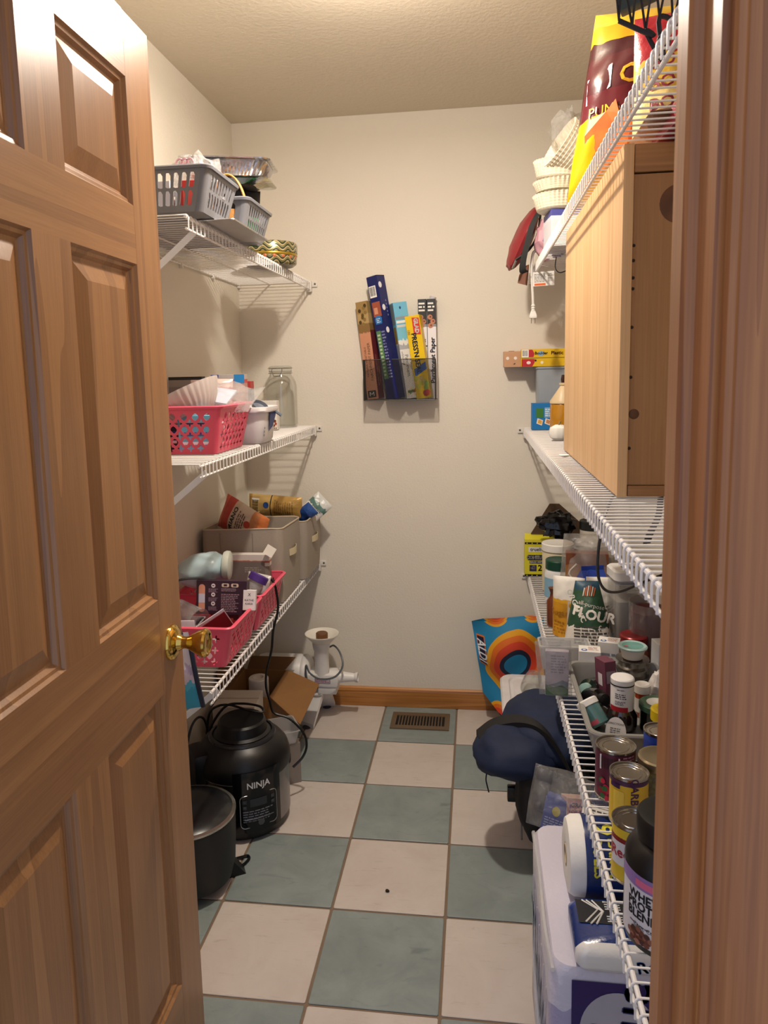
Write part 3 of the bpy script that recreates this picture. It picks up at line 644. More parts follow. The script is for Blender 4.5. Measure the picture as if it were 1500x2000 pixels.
for k, x in enumerate((.012, .040)):
    patch(t, 'icon_frame', [(x+a*.011, .036+c*.0055) for a, c in ((-1, -.6), (-.7, -1), (.7, -1), (1, -.6), (1, .6), (.7, 1), (-.7, 1), (-1, .6))], f, mat('#cbb8a8', .5)); patch(t, 'icon_mark', rect(x-.005, x+.005, .033, .039), above(f, .0003), mat('#331c2e', .5))
textlines(t, .0, .052, .018, .028, 3, f, mat('#a08390', .5), 8); textlines(t, .0, .054, -.042, .012, 11, f, mat('#a08390', .5), 9)
t, F = carton('sachet_box', 'small white box with black lettering leaning on the plum bandage box', 'box', .036, .02, .058, mat('#ddd6d8', .5), M=rot(-.2, .05, .1, (-.262, -.705, zb+.112)))
lettering(t, 'KATHE', .0085, lambda x, y: F['front'](x, y+.000), INK); lettering(t, 'KARA', .0085, lambda x, y: F['front'](x, y-.010), INK); lettering(t, 'X', .012, lambda x, y: F['front'](x, y+.016), INK)
t, F = carton('carton', 'red and brown carton under the small white box in the nearest pink basket', 'box', .07, .03, .085, bands([(0, '#7c1f22'), (.5, '#b6402f'), (.75, '#3a2326')], 'Z', .45), (-.345, -.655, zb+.004), .05)
for k in range(3): patch(t, 'printed_panel', rect(-.02, .02, -.02+.02*k, -.012+.02*k), F['front'], mat('#c98a5a', .5))
# pale blue appliance with a grey cord
def dsp(d): return .12*mnoise.noise(d*2.2)-.18*math.exp(-((d.x-.35)**2+(d.z+.25)**2)*9)*(1 if d.y < .2 else 0)
t = thing('hand_appliance', 'pale blue rounded plastic appliance with a grey cord, lying behind the bandage box', 'appliance', M=rot(.1, -.15, .15, (-.430, -.615, zb+.205)))
obj('housing', B().ellipsoid((0, 0, 0), (.082, .062, .052), 30, disp=dsp), mat('#a9bfc6', .3), t)
obj('end_cap', B().lathe([(.0005, .0), (.030, 0), (.042, .004), (.046, .012), (.045, .022), (.038, .026), (.0005, .027)], 28, Matrix.Translation((.060, -.004, .004)) @ Matrix.Rotation(PI/2+.2, 4, 'Y')), mat('#b9beb4', .35), t)
obj('cord', B().tube(smoothpath([(-.10, -.060, -.005), (-.05, -.066, .004), (.0, -.068, .0), (.035, -.066, -.012), (.043, -.058, -.014)]), .0035, 6), mat('#3f4446', .4), t)
t = thing('coil_of_cable', 'black coiled cable against the left wall behind the pale blue appliance', 'cable', (-.52, -.50, zb+.165))
b = B()
for k in range(7): b.tube([((.036+.003*math.sin(k*2.1))*math.cos(q), .004*k-.012+.004*math.sin(3*q+k), (.036+.003*math.cos(k*1.7))*math.sin(q)) for q in [i/22*2*PI for i in range(22)]], .0034, 5, closed=True)
obj('coil', b, BLACK, t)
t = thing('clear_tumbler', 'clear plastic tumbler lying on its side in the nearest pink basket', 'cup', M=rot(0, PI/2+.25, -.5, (-.465, -.735, zb+.125)))
obj('tumbler', B().lathe([(.026, 0), (.034, .09), (.036, .092), (.0345, .092), (.025, .003), (.0005, .003)], 28), clear('#e8ecf0', .05, .10, .92), t)
obj('base_ring', B().lathe([(.008, .094), (.014, .095), (.014, .101), (.008, .102)], 16, cap0=True), mat('#4a4648', .5), t)
t = thing('clear_tray', 'clear plastic tray with a paper tag at the front of the nearest pink basket', 'tray', (-.435, -.805, zb+.062), .08)
tr_ = B(); tr_.loft([ring(.055, .035, .008, 0), ring(.062, .042, .010, .045), ring(.066, .046, .010, .046), ring(.062, .042, .01, .047), ring(.054, .034, .008, .002)]); obj('tray', tr_, clear('#dfe0ea', .05, .18, .95), t)
obj('paper_tag', B().box(.005, .05, -.02, -.016, .002, .055, bev=.001), mat('#d9cfdb', .6), t); obj('dark_insert', B().box(-.04, .0, -.02, .02, .003, .038, bev=.004), mat('#3c3c49', .4), t)
t = thing('notebook', 'dark red folder with white papers sticking out in the nearest pink basket', 'notebook', M=rot(.3, -.5, .5, (-.320, -.800, zb+.072)))
cb_ = B(); cb_.box(-.045, .045, -.008, -.006, 0, .062, bev=.0008); cb_.box(-.045, .045, .006, .008, 0, .062, bev=.0008); cb_.box(-.047, -.044, -.008, .008, 0, .062, bev=.001); obj('cover', cb_, mat('#7d1c26', .45), t, False)
for k in range(4): obj('sheet_of_paper', B().box(-.040, .047, -.005+k*.003, -.0042+k*.003, .004, .070-.002*k), mat('#e3dfe6', .6), t, False)
t = thing('small_jar', 'little pale round container against the outer wall of the nearest pink basket', 'container', (-.345, -.832, zb+.004)); obj('body', B().lathe([(.02, 0), (.024, .004), (.024, .05), (.0005, .052)], 20), mat('#d7d2cf', .4), t); jarlid(t, .025, .05, .014, mat('#a9a4a8', .4))
t, F = carton('packet', 'white and lilac packet low in the nearest pink basket', 'packet', .09, .03, .06, mat('#ddd6ea', .5), (-.375, -.828, zb+.004), .05); patch(t, 'printed_stripe', rect(-.04, .04, -.01, .006), F['front'], mat('#6a4a7a', .5))
t, F = carton('packet', 'blue striped packet low in the nearest pink basket', 'packet', .06, .04, .055, mat('#3a4a9c', .5), (-.47, -.82, zb+.004), -.1); patch(t, 'printed_stripe', rect(-.025, .025, -.006, .006), F['front'], mat('#b03040', .5))
# far pink basket
t = thing('spice_jar', 'clear jar with a bright purple screw lid leaning in the far pink basket', 'jar', M=rot(-.35, .45, 0, (-.325, -.545, zb+.080)))
obj('jar', B().lathe([(.024, 0), (.028, .004), (.028, .06), (.025, .07), (.025, .082), (.023, .082), (.023, .07), (.026, .06), (.026, .006), (.0005, .004)], 28), clear('#e6dfe2', .05, .12, .9), t); jarlid(t, .031, .074, .024, mat('#4b2c7d', .4))
obj('contents', B().lathe([(.0005, .006), (.025, .006), (.025, .045), (.0005, .05)], 20), mat('#b5a294', .7, bump=.6, bscale=250), t)
t, F = bag('foil_pouch', 'silver and white pouch beside the purple-lidded jar', 'pouch', .085, .12, .04, bands([(0, '#8f8d90'), (.5, '#c9c6c4'), (.8, '#e6e3e0')], 'Z', .25, bump=.6, metal=.4), rot(-.35, .1, -.3, (-.335, -.46, zb+.030)), seed=21)
t, F = carton('patterned_box', 'white box with orange scroll pattern standing at the back of the far pink basket', 'box', .150, .030, .185, bands([(0, '#8a8078'), (.80, '#d8d2cc'), (.86, '#b8664a'), (.90, '#d8d2cc')], 'Z', .5, wob=.03, wscale=14), (-.375, -.345, zb+.004), .02)
patch(t, 'grey_panel', rect(-.07, .06, -.02, .068), F['front'], mat('#77706c', .5)); textlines(t, -.01, .05, .03, .05, 3, above(F['front'], .0003), mat('#a9a29c', .5), 4)
t, F = carton('carton', 'dark red carton under the purple-lidded jar', 'box', .11, .03, .13, mat('#8c1f26', .45), (-.400, -.50, zb+.004), .1); patch(t, 'printed_panel', rect(-.04, .04, .0, .03), F['front'], mat('#b0373a', .5))
obj('price_tag', B().box(-.017, .017, -.0006, .0006, -.017, .017), mat('#efe9dd', .6), thing('price_tag', 'square cream paper tag tucked behind the purple lid', 'tag', M=rot(-.2, .55, 0, (-.292, -.372, zb+.205))), False)
t, F = bag('candy_wrapper', 'shiny gold and red wrapper seen through the far pink basket', 'wrapper', .06, .08, .03, bands([(0, '#b8862e'), (.4, '#d9b04a'), (.6, '#a33a2a')], 'Z', .2, metal=.6, bump=.8), rot(0, 0, PI/2, (-.312, -.50, zb+.006)), seed=31)
# fabric bins
FAB = mat('#a1968a', .85, bump=.5, bscale=900, var=.05, vscale=300); PIPE = mat('#b7a994', .7)
def fabric_bin(label, cx, cy, hx, hy, h0, h1, rz=0.):
    t = thing('fabric_bin', label, 'storage bin', (cx, cy, zb), rz, 'beige fabric bins')
    def rg(hx, hy, f, drop=0):
        out = []
        for x, y, _ in ring(hx, hy, .03, 0, 5): out.append((x, y, (h0+(h1-h0)*(y+hy)/(2*hy))*f+.006*math.sin(x/hx*2+1)*f*f-drop))
        return out
    b = B(); b.loft([rg(hx*.96, hy*.96, 0), rg(hx*.985, hy*.985, .3), rg(hx*1.01, hy*1.01, .7), rg(hx, hy, 1), rg(hx-.004, hy-.004, 1), rg(hx-.005, hy-.005, .5), rg(hx*.95-.004, hy*.95-.004, .02)]); obj('bin', b, FAB, t)
    obj('piping', B().tube(rg(hx-.001, hy-.001, 1), .003, 6, closed=True), PIPE, t)
    zc = (h0+h1)/2*.62
    b = B(); b.loft([[(hx*1.0+d+.010*math.sin(PI*u), -.045+.09*u, zc-.012), (hx*1.0+d+.010*math.sin(PI*u), -.045+.09*u, zc+.012), (hx*1.0+d+.002+.010*math.sin(PI*u), -.045+.09*u, zc+.012), (hx*1.0+d+.002+.010*math.sin(PI*u), -.045+.09*u, zc-.012)] for d in (.001,) for u in [i/10 for i in range(11)]])
    obj('handle', b, mat('#cbbd9c', .7), t)
    obj('seam', B().tube([(hx*.3, -hy*1.012, .02), (hx*.3, -hy*1.016, h0*.95)], .0012, 4), mat('#8c8175', .9), t)
    obj('seam', B().tube([(-hx*.5, -hy*1.012, .02), (-hx*.5, -hy*1.016, h0*.95)], .0012, 4), mat('#8c8175', .9), t)
fabric_bin('nearer beige fabric bin with a strap handle, on the lowest left shelf', -.415, -.158, .145, .142, .262, .250)
fabric_bin('farther beige fabric bin with a strap handle, beside the back wall', -.405, .140, .150, .140, .226, .224)
M_ = rot(-.55, -.75, .12, (-.475, -.215, zb+.215))
t, F = bag('pasta_bag', 'coral and cream pasta bag poking out of the nearer fabric bin', 'bag', .13, .22, .055, bands([(0, '#c9733f'), (.16, '#d08a5a'), (.30, '#d9c3ae'), (.60, '#d2b8a0'), (.72, '#c2483f'), (.9, '#d8674f')], 'Z', .35, bump=.5, bscale=50), rot(-.35, -1.2, -.12, (-.350, -.235, zb+.226)), seed=41)
lettering(t, 'PRIANO', .026, lambda x, y: F(x, y+.140), INK, bold=.0006); textlines(t, -.045, .045, .085, .122, 4, F, mat('#7a5a4a', .5), 5); patch(t, 'printed_seal', blob(.01, .072, .013, .013), F, mat('#c24a3c', .5))
t, F = bag('pasta_bag', 'gold pasta bag with a round blue seal on top of the farther fabric bin', 'bag', .085, .22, .055, bands([(0, '#b89350'), (.52, '#c2a05c'), (.55, '#2f2a2c'), (.57, '#c7a869'), (.85, '#c7a869'), (.93, '#a98548')], 'Z', .3, bump=.6, bscale=50, metal=.15), rot(.1, -PI/2+.06, -.18, (-.285, .075, zb+.268)), seed=43)
patch(t, 'round_seal', blob(.005, .142, .012, .012), F, mat('#274a8c', .5)); textlines(t, -.03, .03, .03, .11, 9, F, mat('#8a6a34', .5), 6); barcode(t, -.028, .028, .172, .205, F, 14, 3)
t, F = bag('candy_pouch', 'dark blue twisted pouch end beside the gold pasta bag', 'pouch', .06, .08, .03, bands([(0, '#1f3f7c'), (.6, '#2a4f92')], 'Z', .25, bump=.8), rot(.3, .9, .3, (-.305, .085, zb+.222)), seed=44)
t, F = bag('frozen_bag', 'white and dark green pouch sticking out of the farther fabric bin', 'pouch', .085, .14, .04, bands([(0, '#25433a'), (.22, '#3c5f52'), (.36, '#dcd8d4'), (.62, '#e4e1de'), (.7, '#5d7f78'), (.85, '#cfd2d0')], 'Z', .25, bump=.7, wob=.15), rot(-.15, .85, .1, (-.320, .175, zb+.190)), seed=45, crk=.009)
textlines(t, -.02, .03, .06, .09, 4, F, mat('#5a7a72', .5), 9)
# tote hanging at the near end of the shelf
t, F = bag('tote_bag', 'turquoise patterned tote with a navy edge hanging behind the door knob', 'bag', .11, .20, .03, bands([(0, '#3aa3c4'), (.42, '#58b6d2'), (.5, '#d7c4d4'), (.62, '#b9a8c6'), (.7, '#dcd4e0')], 'Z', .6, wob=.25, wscale=9), rot(.05, -.13, .1, (-.335, -1.045, zb-.035)), seed=51)
obj('navy_edge', B().tube([F(.054, z)+Vector((0, 0, 0)) for z in [.002+.0198*i for i in range(10)]], .006, 6), mat('#1d2238', .6), t)
obj('strap', B().tube(smoothpath([(-.03, 0, .195), (-.02, .01, .235), (.0, .03, .25), (.02, .01, .235), (.04, 0, .195)]), .004, 6), mat('#1d2238', .6), t)
# black cord hanging off the shelf to the floor
cpt = [(-.300, -.425, .745), (-.276, -.432, .752), (-.262, -.437, .728), (-.262, -.437, .690), (-.272, -.437, .640), (-.275, -.437, .585), (-.290, -.437, .535), (-.297, -.437, .490), (-.293, -.437, .450)]
def cord(name, label, pts, r, m, cat='cord', n=6, parent=None):
    b = B().tube(smoothpath(pts, 8), r, n)
    if parent: return obj(name, b, m, parent)
    return tag(obj(name, b, m), label, cat)
cord('power_cord', 'black cord hanging from the far pink basket down to the floor behind the pressure cooker', [(-.310, -.405, .752), (-.282, -.425, .772), (-.262, -.440, .762), (-.255, -.440, .730), (-.253, -.438, .673), (-.272, -.437, .603), (-.281, -.437, .533), (-.302, -.43, .461), (-.310, -.42, .398), (-.306, -.40, .340), (-.293, -.40, .297), (-.240, -.40, .278), (-.194, -.40, .231), (-.183, -.40, .186), (-.195, -.41, .148), (-.225, -.43, .120)], .0042, BLACK)
# ================================================================== FLOOR, LEFT
MB_ = mat('#101012', .38, var=.1); GB = mat('#0b0c10', .12); STEEL = mat('#8d8d8f', .28, 1.)
t = thing('pressure_cooker', 'black pressure cooker with steel band and control panel standing on the floor', 'cooker', (-.362, -.530, 0), .60)
obj('base', B().lathe([(.125, 0), (.138, .006), (.142, .03), (.0005, .03)], 44), MB_, t)
obj('steel_band', B().lathe([(.142, .030), (.1455, .034), (.1455, .188), (.142, .192)], 44, cap0=False, cap1=False), STEEL, t)
obj('housing', B().lathe([(.142, .190), (.150, .194), (.152, .21), (.150, .230), (.142, .253), (.124, .275), (.104, .288), (.098, .292), (.0005, .293)], 48), MB_, t)
lid = obj('lid_cap', B().lathe([(.088, .288), (.090, .296), (.080, .302), (.078, .318), (.076, .332), (.070, .338), (.0005, .340)], 44), MB_, t)
obj('ring', B().lathe([(.103, .286), (.108, .288), (.105, .294), (.096, .296)], 44, cap0=False, cap1=False), mat('#26262a', .25), t)
hg = B(); hg.box(-.17, -.10, -.05, .06, .08, .27, bev=.02); obj('hinge_block', hg, MB_, t)
for a in (-1.25+PI, .35): 
    h_ = B(); h_.box(.140, .176, -.030, .030, .120, .165, Matrix.Rotation(a, 4, 'Z'), bev=.010); obj('side_handle', h_, MB_, t)
# front control panel, bent round the body
PR = .1535
def cp(x, y, e=0.): return Vector(((PR+e)*math.sin(x/PR), -(PR+e)*math.cos(x/PR), y))
b = B(); g0, g1, z0, z1 = -.078, .078, .036, .232
b.grid(lambda u, v: cp(g0+(g1-g0)*u, z0+(z1-z0)*v, .003*min(1, 8*min(u, 1-u, v, 1-v))), 16, 12); b.grid(lambda u, v: cp(g0+(g1-g0)*u, z0+(z1-z0)*v, -.012), 16, 2); obj('control_panel', b, GB, t)
f = lambda x, y: cp(x, y+.104, .0042)
fr_ = rrect(-.058, .058, -.050, .056, .014, 0, 5)
obj('panel_frame', B().tube([f(x, y) for x, y, _ in fr_], .0013, 5, closed=True), mat('#a8a9ad', .3, .8), t)
lettering(t, 'NINJA', .028, lambda x, y: cp(x*.95, y+.190, .0042), mat('#d9d9da', .35), bold=.0006)
dsp_ = strip(t, 'display', -.028, .024, .018, .044, f, mat('#2d3136', .2), 6)
for sx_ in (-1, 1):
    for k in range(2): strip(t, 'button_mark', sx_*.044-.006, sx_*.044+.006, .012+.018*k, .024+.018*k, f, mat('#31343b', .3), 2); lettering(t, '+-'[k], .012, lambda x, y, s_=sx_, k_=k: f(s_*.044+x, .018+.018*k_+y)+Vector((0, 0, 0)), mat('#7d8088', .4))
textlines(t, -.05, .05, -.032, .008, 5, f, mat('#6d7078', .4), 3)
obj('button', B().lathe([(.0005, .0018), (.009, .0018), (.010, .0008), (.010, 0)], 20, Matrix.Translation(cp(.004, .067, .003)) @ Matrix.Rotation(PI/2, 4, 'X')), mat('#4a4d52', .3), t)
obj('bar', B().tube([f(-.046+.0092*i, -.022) for i in range(11)], .0016, 5), mat('#6d7078', .3, .6), t)
cord('power_cord', 'black cord looped across the top of the pressure cooker', [(-.545, -.40, .05), (-.535, -.40, .20), (-.515, -.42, .29), (-.475, -.45, .335), (-.420, -.47, .352), (-.345, -.50, .350), (-.300, -.50, .347), (-.320, -.47, .352), (-.39, -.45, .349), (-.45, -.44, .330), (-.50, -.45, .26), (-.525, -.46, .18)], .0042, BLACK)
cord('power_cord', 'thin black cord arching beside the left wall above the slow cooker', [(-.553, -.60, .06), (-.552, -.55, .20), (-.548, -.50, .28), (-.530, -.47, .305), (-.515, -.45, .27), (-.525, -.40, .12)], .004, BLACK)
# slow cooker
t = thing('slow_cooker', 'black slow cooker with a glass lid on the floor, half behind the open door', 'slow cooker', (-.418, -.860, 0), -.6)
obj('base', B().lathe([(.100, .022), (.116, .03), (.126, .07), (.131, .15), (.132, .212), (.128, .215), (.0005, .215)], 44), mat('#17181b', .5, bump=.2, bscale=400), t)
obj('rim', B().lathe([(.124, .213), (.134, .215), (.134, .221), (.124, .223)], 44, cap0=False, cap1=False), mat('#b9b7ae', .25, .9), t)
obj('glass_lid', B().lathe([(.126, .222), (.110, .232), (.06, .240), (.0005, .242)], 44), mat('#1b1d20', .28, coat=.2), t)
for k in range(3):
    a = -PI/2+.55+k*2*PI/3; M_ = Matrix.Rotation(a, 4, 'Z'); fb_ = B(); fb_.loft([[(.088, -.022, .04), (.118, -.022, .05), (.118, .022, .05), (.088, .022, .04)], [(.100, -.020, 0), (.152, -.017, 0), (.152, .017, 0), (.100, .020, 0)]], M_); obj('foot', fb_, MB_, t, False)
hb2 = B(); hb2.tube(smoothpath([(-.045, -.122, .165), (-.040, -.150, .168), (0, -.158, .168), (.040, -.150, .168), (.045, -.122, .165)]), .009, 8); obj('handle', hb2, MB_, t)
obj('label_recess', B().box(-.04, .04, -.136, -.124, .10, .15, bev=.006), GB, t)
cord('power_cord', 'black cord making a loop on the floor beside the slow cooker', [(-.345, -.775, .012), (-.31, -.745, .006), (-.292, -.735, .005), (-.285, -.750, .005), (-.300, -.785, .005), (-.340, -.81, .006)], .0042, BLACK)
# grain mill / grinder
GW = mat('#e4e1de', .35)
t = thing('food_grinder', 'white electric food grinder with a round hopper against the back wall', 'grinder')
mo = B(); mo.lathe([(.0005, -.52), (.070, -.52), (.075, -.50), (.075, -.345), (.072, -.335), (.075, -.330), (.075, -.318), (.070, -.308), (.058, -.300), (.0005, -.300)], 32, Matrix.Translation((0, .195, .190)) @ Matrix.Rotation(PI/2, 4, 'Y')); obj('motor_housing', mo, GW, t)
bl = B(); bl.box(-.305, -.175, .135, .225, .150, .205, bev=.012); bl.box(-.262, -.185, .142, .215, .118, .156, bev=.004); obj('gear_block', bl, GW, t)
obj('feed_tube', B().lathe([(.030, .195), (.030, .300), (.033, .305), (.037, .330), (.037, .338), (.0005, .338)], 28, Matrix.Translation((-.247, .165, 0))), GW, t)
obj('hopper', B().lathe([(.034, .334), (.040, .338), (.066, .366), (.070, .370), (.070, .3735), (.066, .3725), (.040, .344), (.0005, .343)], 36, Matrix.Translation((-.243, .165, 0))), mat('#ece7dc', .35), t)
obj('pusher', B().lathe([(.024, .342), (.025, .362), (.0245, .374), (.021, .377), (.0005, .3775)], 24, Matrix.Translation((-.243, .165, 0))), mat('#6e4526', .35), t)
obj('nozzle', B().lathe([(.028, -.215), (.026, -.190), (.020, -.140), (.016, -.112), (.020, -.106), (.021, -.098), (.017, -.097), (.012, -.115), (.0005, -.12)], 24, Matrix.Translation((0, .168, .186)) @ Matrix.Rotation(PI/2, 4, 'Y')), GW, t)
sl = lambda x, y: Vector((-.242+x, .1345, .180+y)); patch(t, 'rating_label', rect(-.030, .034, -.012, .012), sl, mat('#2b2733', .4)); patch(t, 'rating_label', rect(-.028, .032, -.010, .010), above(sl, .0004), mat('#c9b8c2', .4)); textlines(t, -.026, .03, -.008, .008, 3, above(sl, .0008), mat('#8a4a6a', .4), 2)
for (x0, y0, x1, y1) in ((-.26, .16, -.300, .085), (-.24, .19, -.255, .275), (-.42, .16, -.44, .095), (-.42, .22, -.44, .29)):
    lg = B(); d = Vector((x1-x0, y1-y0, 0)).normalized(); nv = Vector((-d.y, d.x, 0))
    lg.loft([[Vector((x0, y0, .13))+nv*w_, Vector((x0, y0, .13))-nv*w_, Vector((x0, y0, .10))-nv*w_, Vector((x0, y0, .10))+nv*w_] if i == 0 else [Vector((x1, y1, .02))+nv*w_, Vector((x1, y1, .02))-nv*w_, Vector((x1, y1, .003))-nv*w_, Vector((x1, y1, .003))+nv*w_] for i, w_ in ((0, .020), (1, .036))]); obj('leg', lg, GW, t, False)
    obj('rubber_foot', B().lathe([(.018, 0), (.018, .004), (.012, .007), (.0005, .008)], 14, Matrix.Translation((x1, y1, 0))), mat('#34323a', .5), t)
obj('cable', B().tube(smoothpath([(-.300, .130, .150), (-.305, .118, .215), (-.300, .110, .255), (-.285, .105, .225), (-.240, .095, .205), (-.180, .098, .215), (-.150, .115, .255), (-.165, .150, .295), (-.200, .205, .305), (-.225, .230, .290)]), .0042, 6), mat('#5b6166', .4), t)
# cardboard box with open flaps and a roll inside
CARD = mat('#8a6238', .75, bump=.15, bscale=300, var=.05); CARDI = mat('#6b4a2b', .8)
t = thing('cardboard_box', 'open brown cardboard box with one wide flap hanging out, next to the pressure cooker', 'box')
bx_ = B(); x0, x1, y0, y1, H = -.545, -.368, -.190, .062, .252
for a in ((x0, x1, y0, y0+.004), (x0, x1, y1-.004, y1), (x0, x0+.004, y0+.004, y1-.004), (x1-.004, x1, y0+.004, y1-.004)): bx_.box(a[0], a[1], a[2], a[3], 0, H)
bx_.box(x0+.004, x1-.004, y0+.004, y1-.004, 0, .004); obj('box', bx_, CARD, t, False)
def flap(pts, th=.003):
    n = (Vector(pts[1])-Vector(pts[0])).cross(Vector(pts[2])-Vector(pts[0])).normalized()*th; return B().loft([pts, [Vector(p)-n for p in pts]])
obj('flap', flap([(x1, y1, H), (-.232, .035, .208), (-.246, -.235, .172), (x1, y0, H)]), CARD, t, False)
obj('flap', flap([(x0+.01, y1, H), (x1-.01, y1, H), (x1+.03, y1+.03, H+.045), (x0+.02, y1+.03, H+.045)]), CARDI, t, False)
obj('flap', flap([(x0, y0, H), (x0, y1, H), (x0-.025, y1, H+.09), (x0-.025, y0, H+.09)]), CARDI, t, False)
t = thing('paper_roll', 'white paper roll standing inside the open cardboard box', 'roll', (-.437, -.100, .006)); obj('roll', B().lathe([(.036, 0), (.038, .003), (.038, .280), (.035, .284), (.020, .285), (.019, .280), (.0005, .270)], 28), mat('#d8d2cc', .8, bump=.4, bscale=300), t)
t, F = carton('carton', 'white flat-topped carton between the pressure cooker and the cardboard box', 'box', .150, .140, .282, mat('#d3cbc1', .6), (-.462, -.270, 0), .08); b = B(); b.box(-.076, .076, -.003, .003, .2815, .2828); obj('lid_seam', b, mat('#b3aaa0', .6), t, False)
t = thing('clear_clamshell', 'clear plastic clamshell box behind the pressure cooker', 'plastic box', (-.295, -.300, .15), .5)
cs = B(); cs.loft([ring(.04, .05, .01, 0), ring(.05, .06, .012, .05), ring(.056, .066, .012, .051), ring(.05, .06, .012, .052), ring(.039, .049, .01, .002)]); obj('shell', cs, clear('#dfe0e6', .05, .2, .93, .2, 30), t)
t, F = carton('carton', 'small grey carton on the floor under the clear clamshell', 'box', .10, .11, .148, mat('#8a8078', .6), (-.297, -.292, 0), .5)

# ================================================================== FLOOR REGISTER
t = thing('floor_vent', 'brown metal floor register with slots set in a green tile near the back wall', 'vent', (.1585, .174, 0))
VM = mat('#6e5c48', .45, .3)
vb = B(); W_, D_ = .120, .071; w2, d2 = .100, .043
for a in ((-W_, W_, -D_, -d2), (-W_, W_, d2, D_), (-W_, -w2, -d2, d2), (w2, W_, -d2, d2)): vb.box(*a, 0, .005)
obj('frame', vb, VM, t, False); obj('hollow_shade', B().box(-w2, w2, -d2, d2, -.0005, .0006), mat('#17120e', .8), t, False)  # near-black sheet paints the shade of the hollow below the louvers
lm = B().box(-.0022, .0022, -d2, d2, .0006, .0046, Matrix.Rotation(.0, 4, 'Y')).mesh('louver', [VM], False)
for i in range(1, 16): link('louver', lm, t, (-w2+i*2*w2/16, 0, 0))

# ================================================================== WIRE BASKET ON THE BACK WALL
WIRE = mat('#4a4845', .4, .7)
t = thing('mesh_wall_basket', 'dark wire mesh pocket hung on the back wall, full of wrap and foil boxes', 'wall basket', (.092, YB-.0535, 1.405))
wx, wy, wz = .142, .0525, .080
fb = B(); rr = .0018
lo_ = [(-wx, -wy, -wz), (wx, -wy, -wz), (wx, wy, -wz), (-wx, wy, -wz)]; hi_ = [(x, y, wz) for x, y, _ in lo_]
fb.tube(lo_, rr, 6, closed=True); fb.tube(hi_, rr, 6, closed=True)
for a, c in zip(lo_, hi_): fb.tube([a, c], rr, 6)
fb.tube([(-wx, wy, wz), (-wx, wy, wz+.09), (-wx+.02, wy, wz+.11), (wx-.02, wy, wz+.11), (wx, wy, wz+.09), (wx, wy, wz)], rr, 6); obj('frame', fb, WIRE, t)
mb = B(); r3 = .00055; p = .0048
def seg(a, c): mb.tube([a, c], r3, 3, caps=False)
n = int((2*wx+2*wz)/p)
for i in range(1, n):          # diagonal mesh on the front face
    s = i*p
    a = (-wx+s, -wz) if s < 2*wx else (wx, -wz+s-2*wx); c = (-wx, -wz+s) if s < 2*wz else (-wx+s-2*wz, wz); seg((a[0], -wy, a[1]), (c[0], -wy, c[1]))
    seg((-a[0], -wy, a[1]), (-c[0], -wy, c[1]))
for sx_ in (-wx, wx):
    for i in range(1, int(2*wy/p)): seg((sx_, -wy+i*p, -wz), (sx_, -wy+i*p, wz))
    for i in range(1, int(2*wz/p)): seg((sx_, -wy, -wz+i*p), (sx_, wy, -wz+i*p))
for i in range(1, int(2*wx/p)): seg((-wx+i*p, -wy, -wz), (-wx+i*p, wy, -wz))
tag(obj('mesh', mb, mat('#3d3c3a', .4, .6), t, False), kind='stuff')
zb0 = 1.405-.080+.002
def wrapbox(label, sx, sy, L_, m, x, y, lean, spin=0., z=zb0, name='wrap_box', lx=0.):
    M = rot(lx, lean, 0, (x, y, z+abs(math.sin(lean))*sx/2)) @ Matrix.Rotation(spin, 4, 'Z')
    return carton(name, label, 'box', sx, sy, L_, m, M=M, group=None)
BK = mat('#1d1a1e', .5); BR = mat('#5a3a24', .6)
# parchment, salmon
t, F = wrapbox('salmon and brown box of vegetable parchment paper, leftmost in the wall basket', .052, .048, .390, bands([(0, '#cf9272'), (.70, '#cf9272'), (.705, '#8a6a3f'), (.80, '#b79a68'), (.9, '#a28450')], 'Z', .5, wob=.05, wscale=9), -.012, .284, -.105, -.38)
f = F['front']; lettering(t, 'PARCHMENT PAPER', .017, lambda x, y: f(x+.010, y-.045), BR, rz=PI/2); lettering(t, 'GENUINE VEGETABLE', .0125, lambda x, y: f(x-.008, y-.045), BR, rz=PI/2)
patch(t, 'mark_field', rect(-.020, .018, -.188, -.160), f, BK); b = B(); 
for a, c in (((-.010, -.182), (-.010, -.166)), ((-.010, -.166), (-.001, -.176)), ((-.001, -.176), (.008, -.166)), ((.008, -.166), (.008, -.182))): b.tube([above(f, .0006)(*a), above(f, .0006)(*c)], .0012, 4)
obj('mark', b, WHITE, t)
for k in range(9): patch(t, 'photo_print', blob(rnd.uniform(-.016, .016), .105+.009*k, .007, .008, 8), above(f, .0003), mat(rnd.choice(['#4a3a1f', '#6d5528', '#8d7440', '#3a2f1c']), .5))
g = F['right']; patch(t, 'maroon_panel', rect(-.024, .024, -.195, .08), g, mat('#6c2430', .5)); lettering(t, 'BROWN UNBLEACHED', .012, lambda x, y: above(g, .0004)(x-.006, y-.08), mat('#c9846a', .5), rz=PI/2); lettering(t, 'PARCHMENT', .012, lambda x, y: above(g, .0004)(x+.010, y-.10), mat('#c9846a', .5), rz=PI/2)
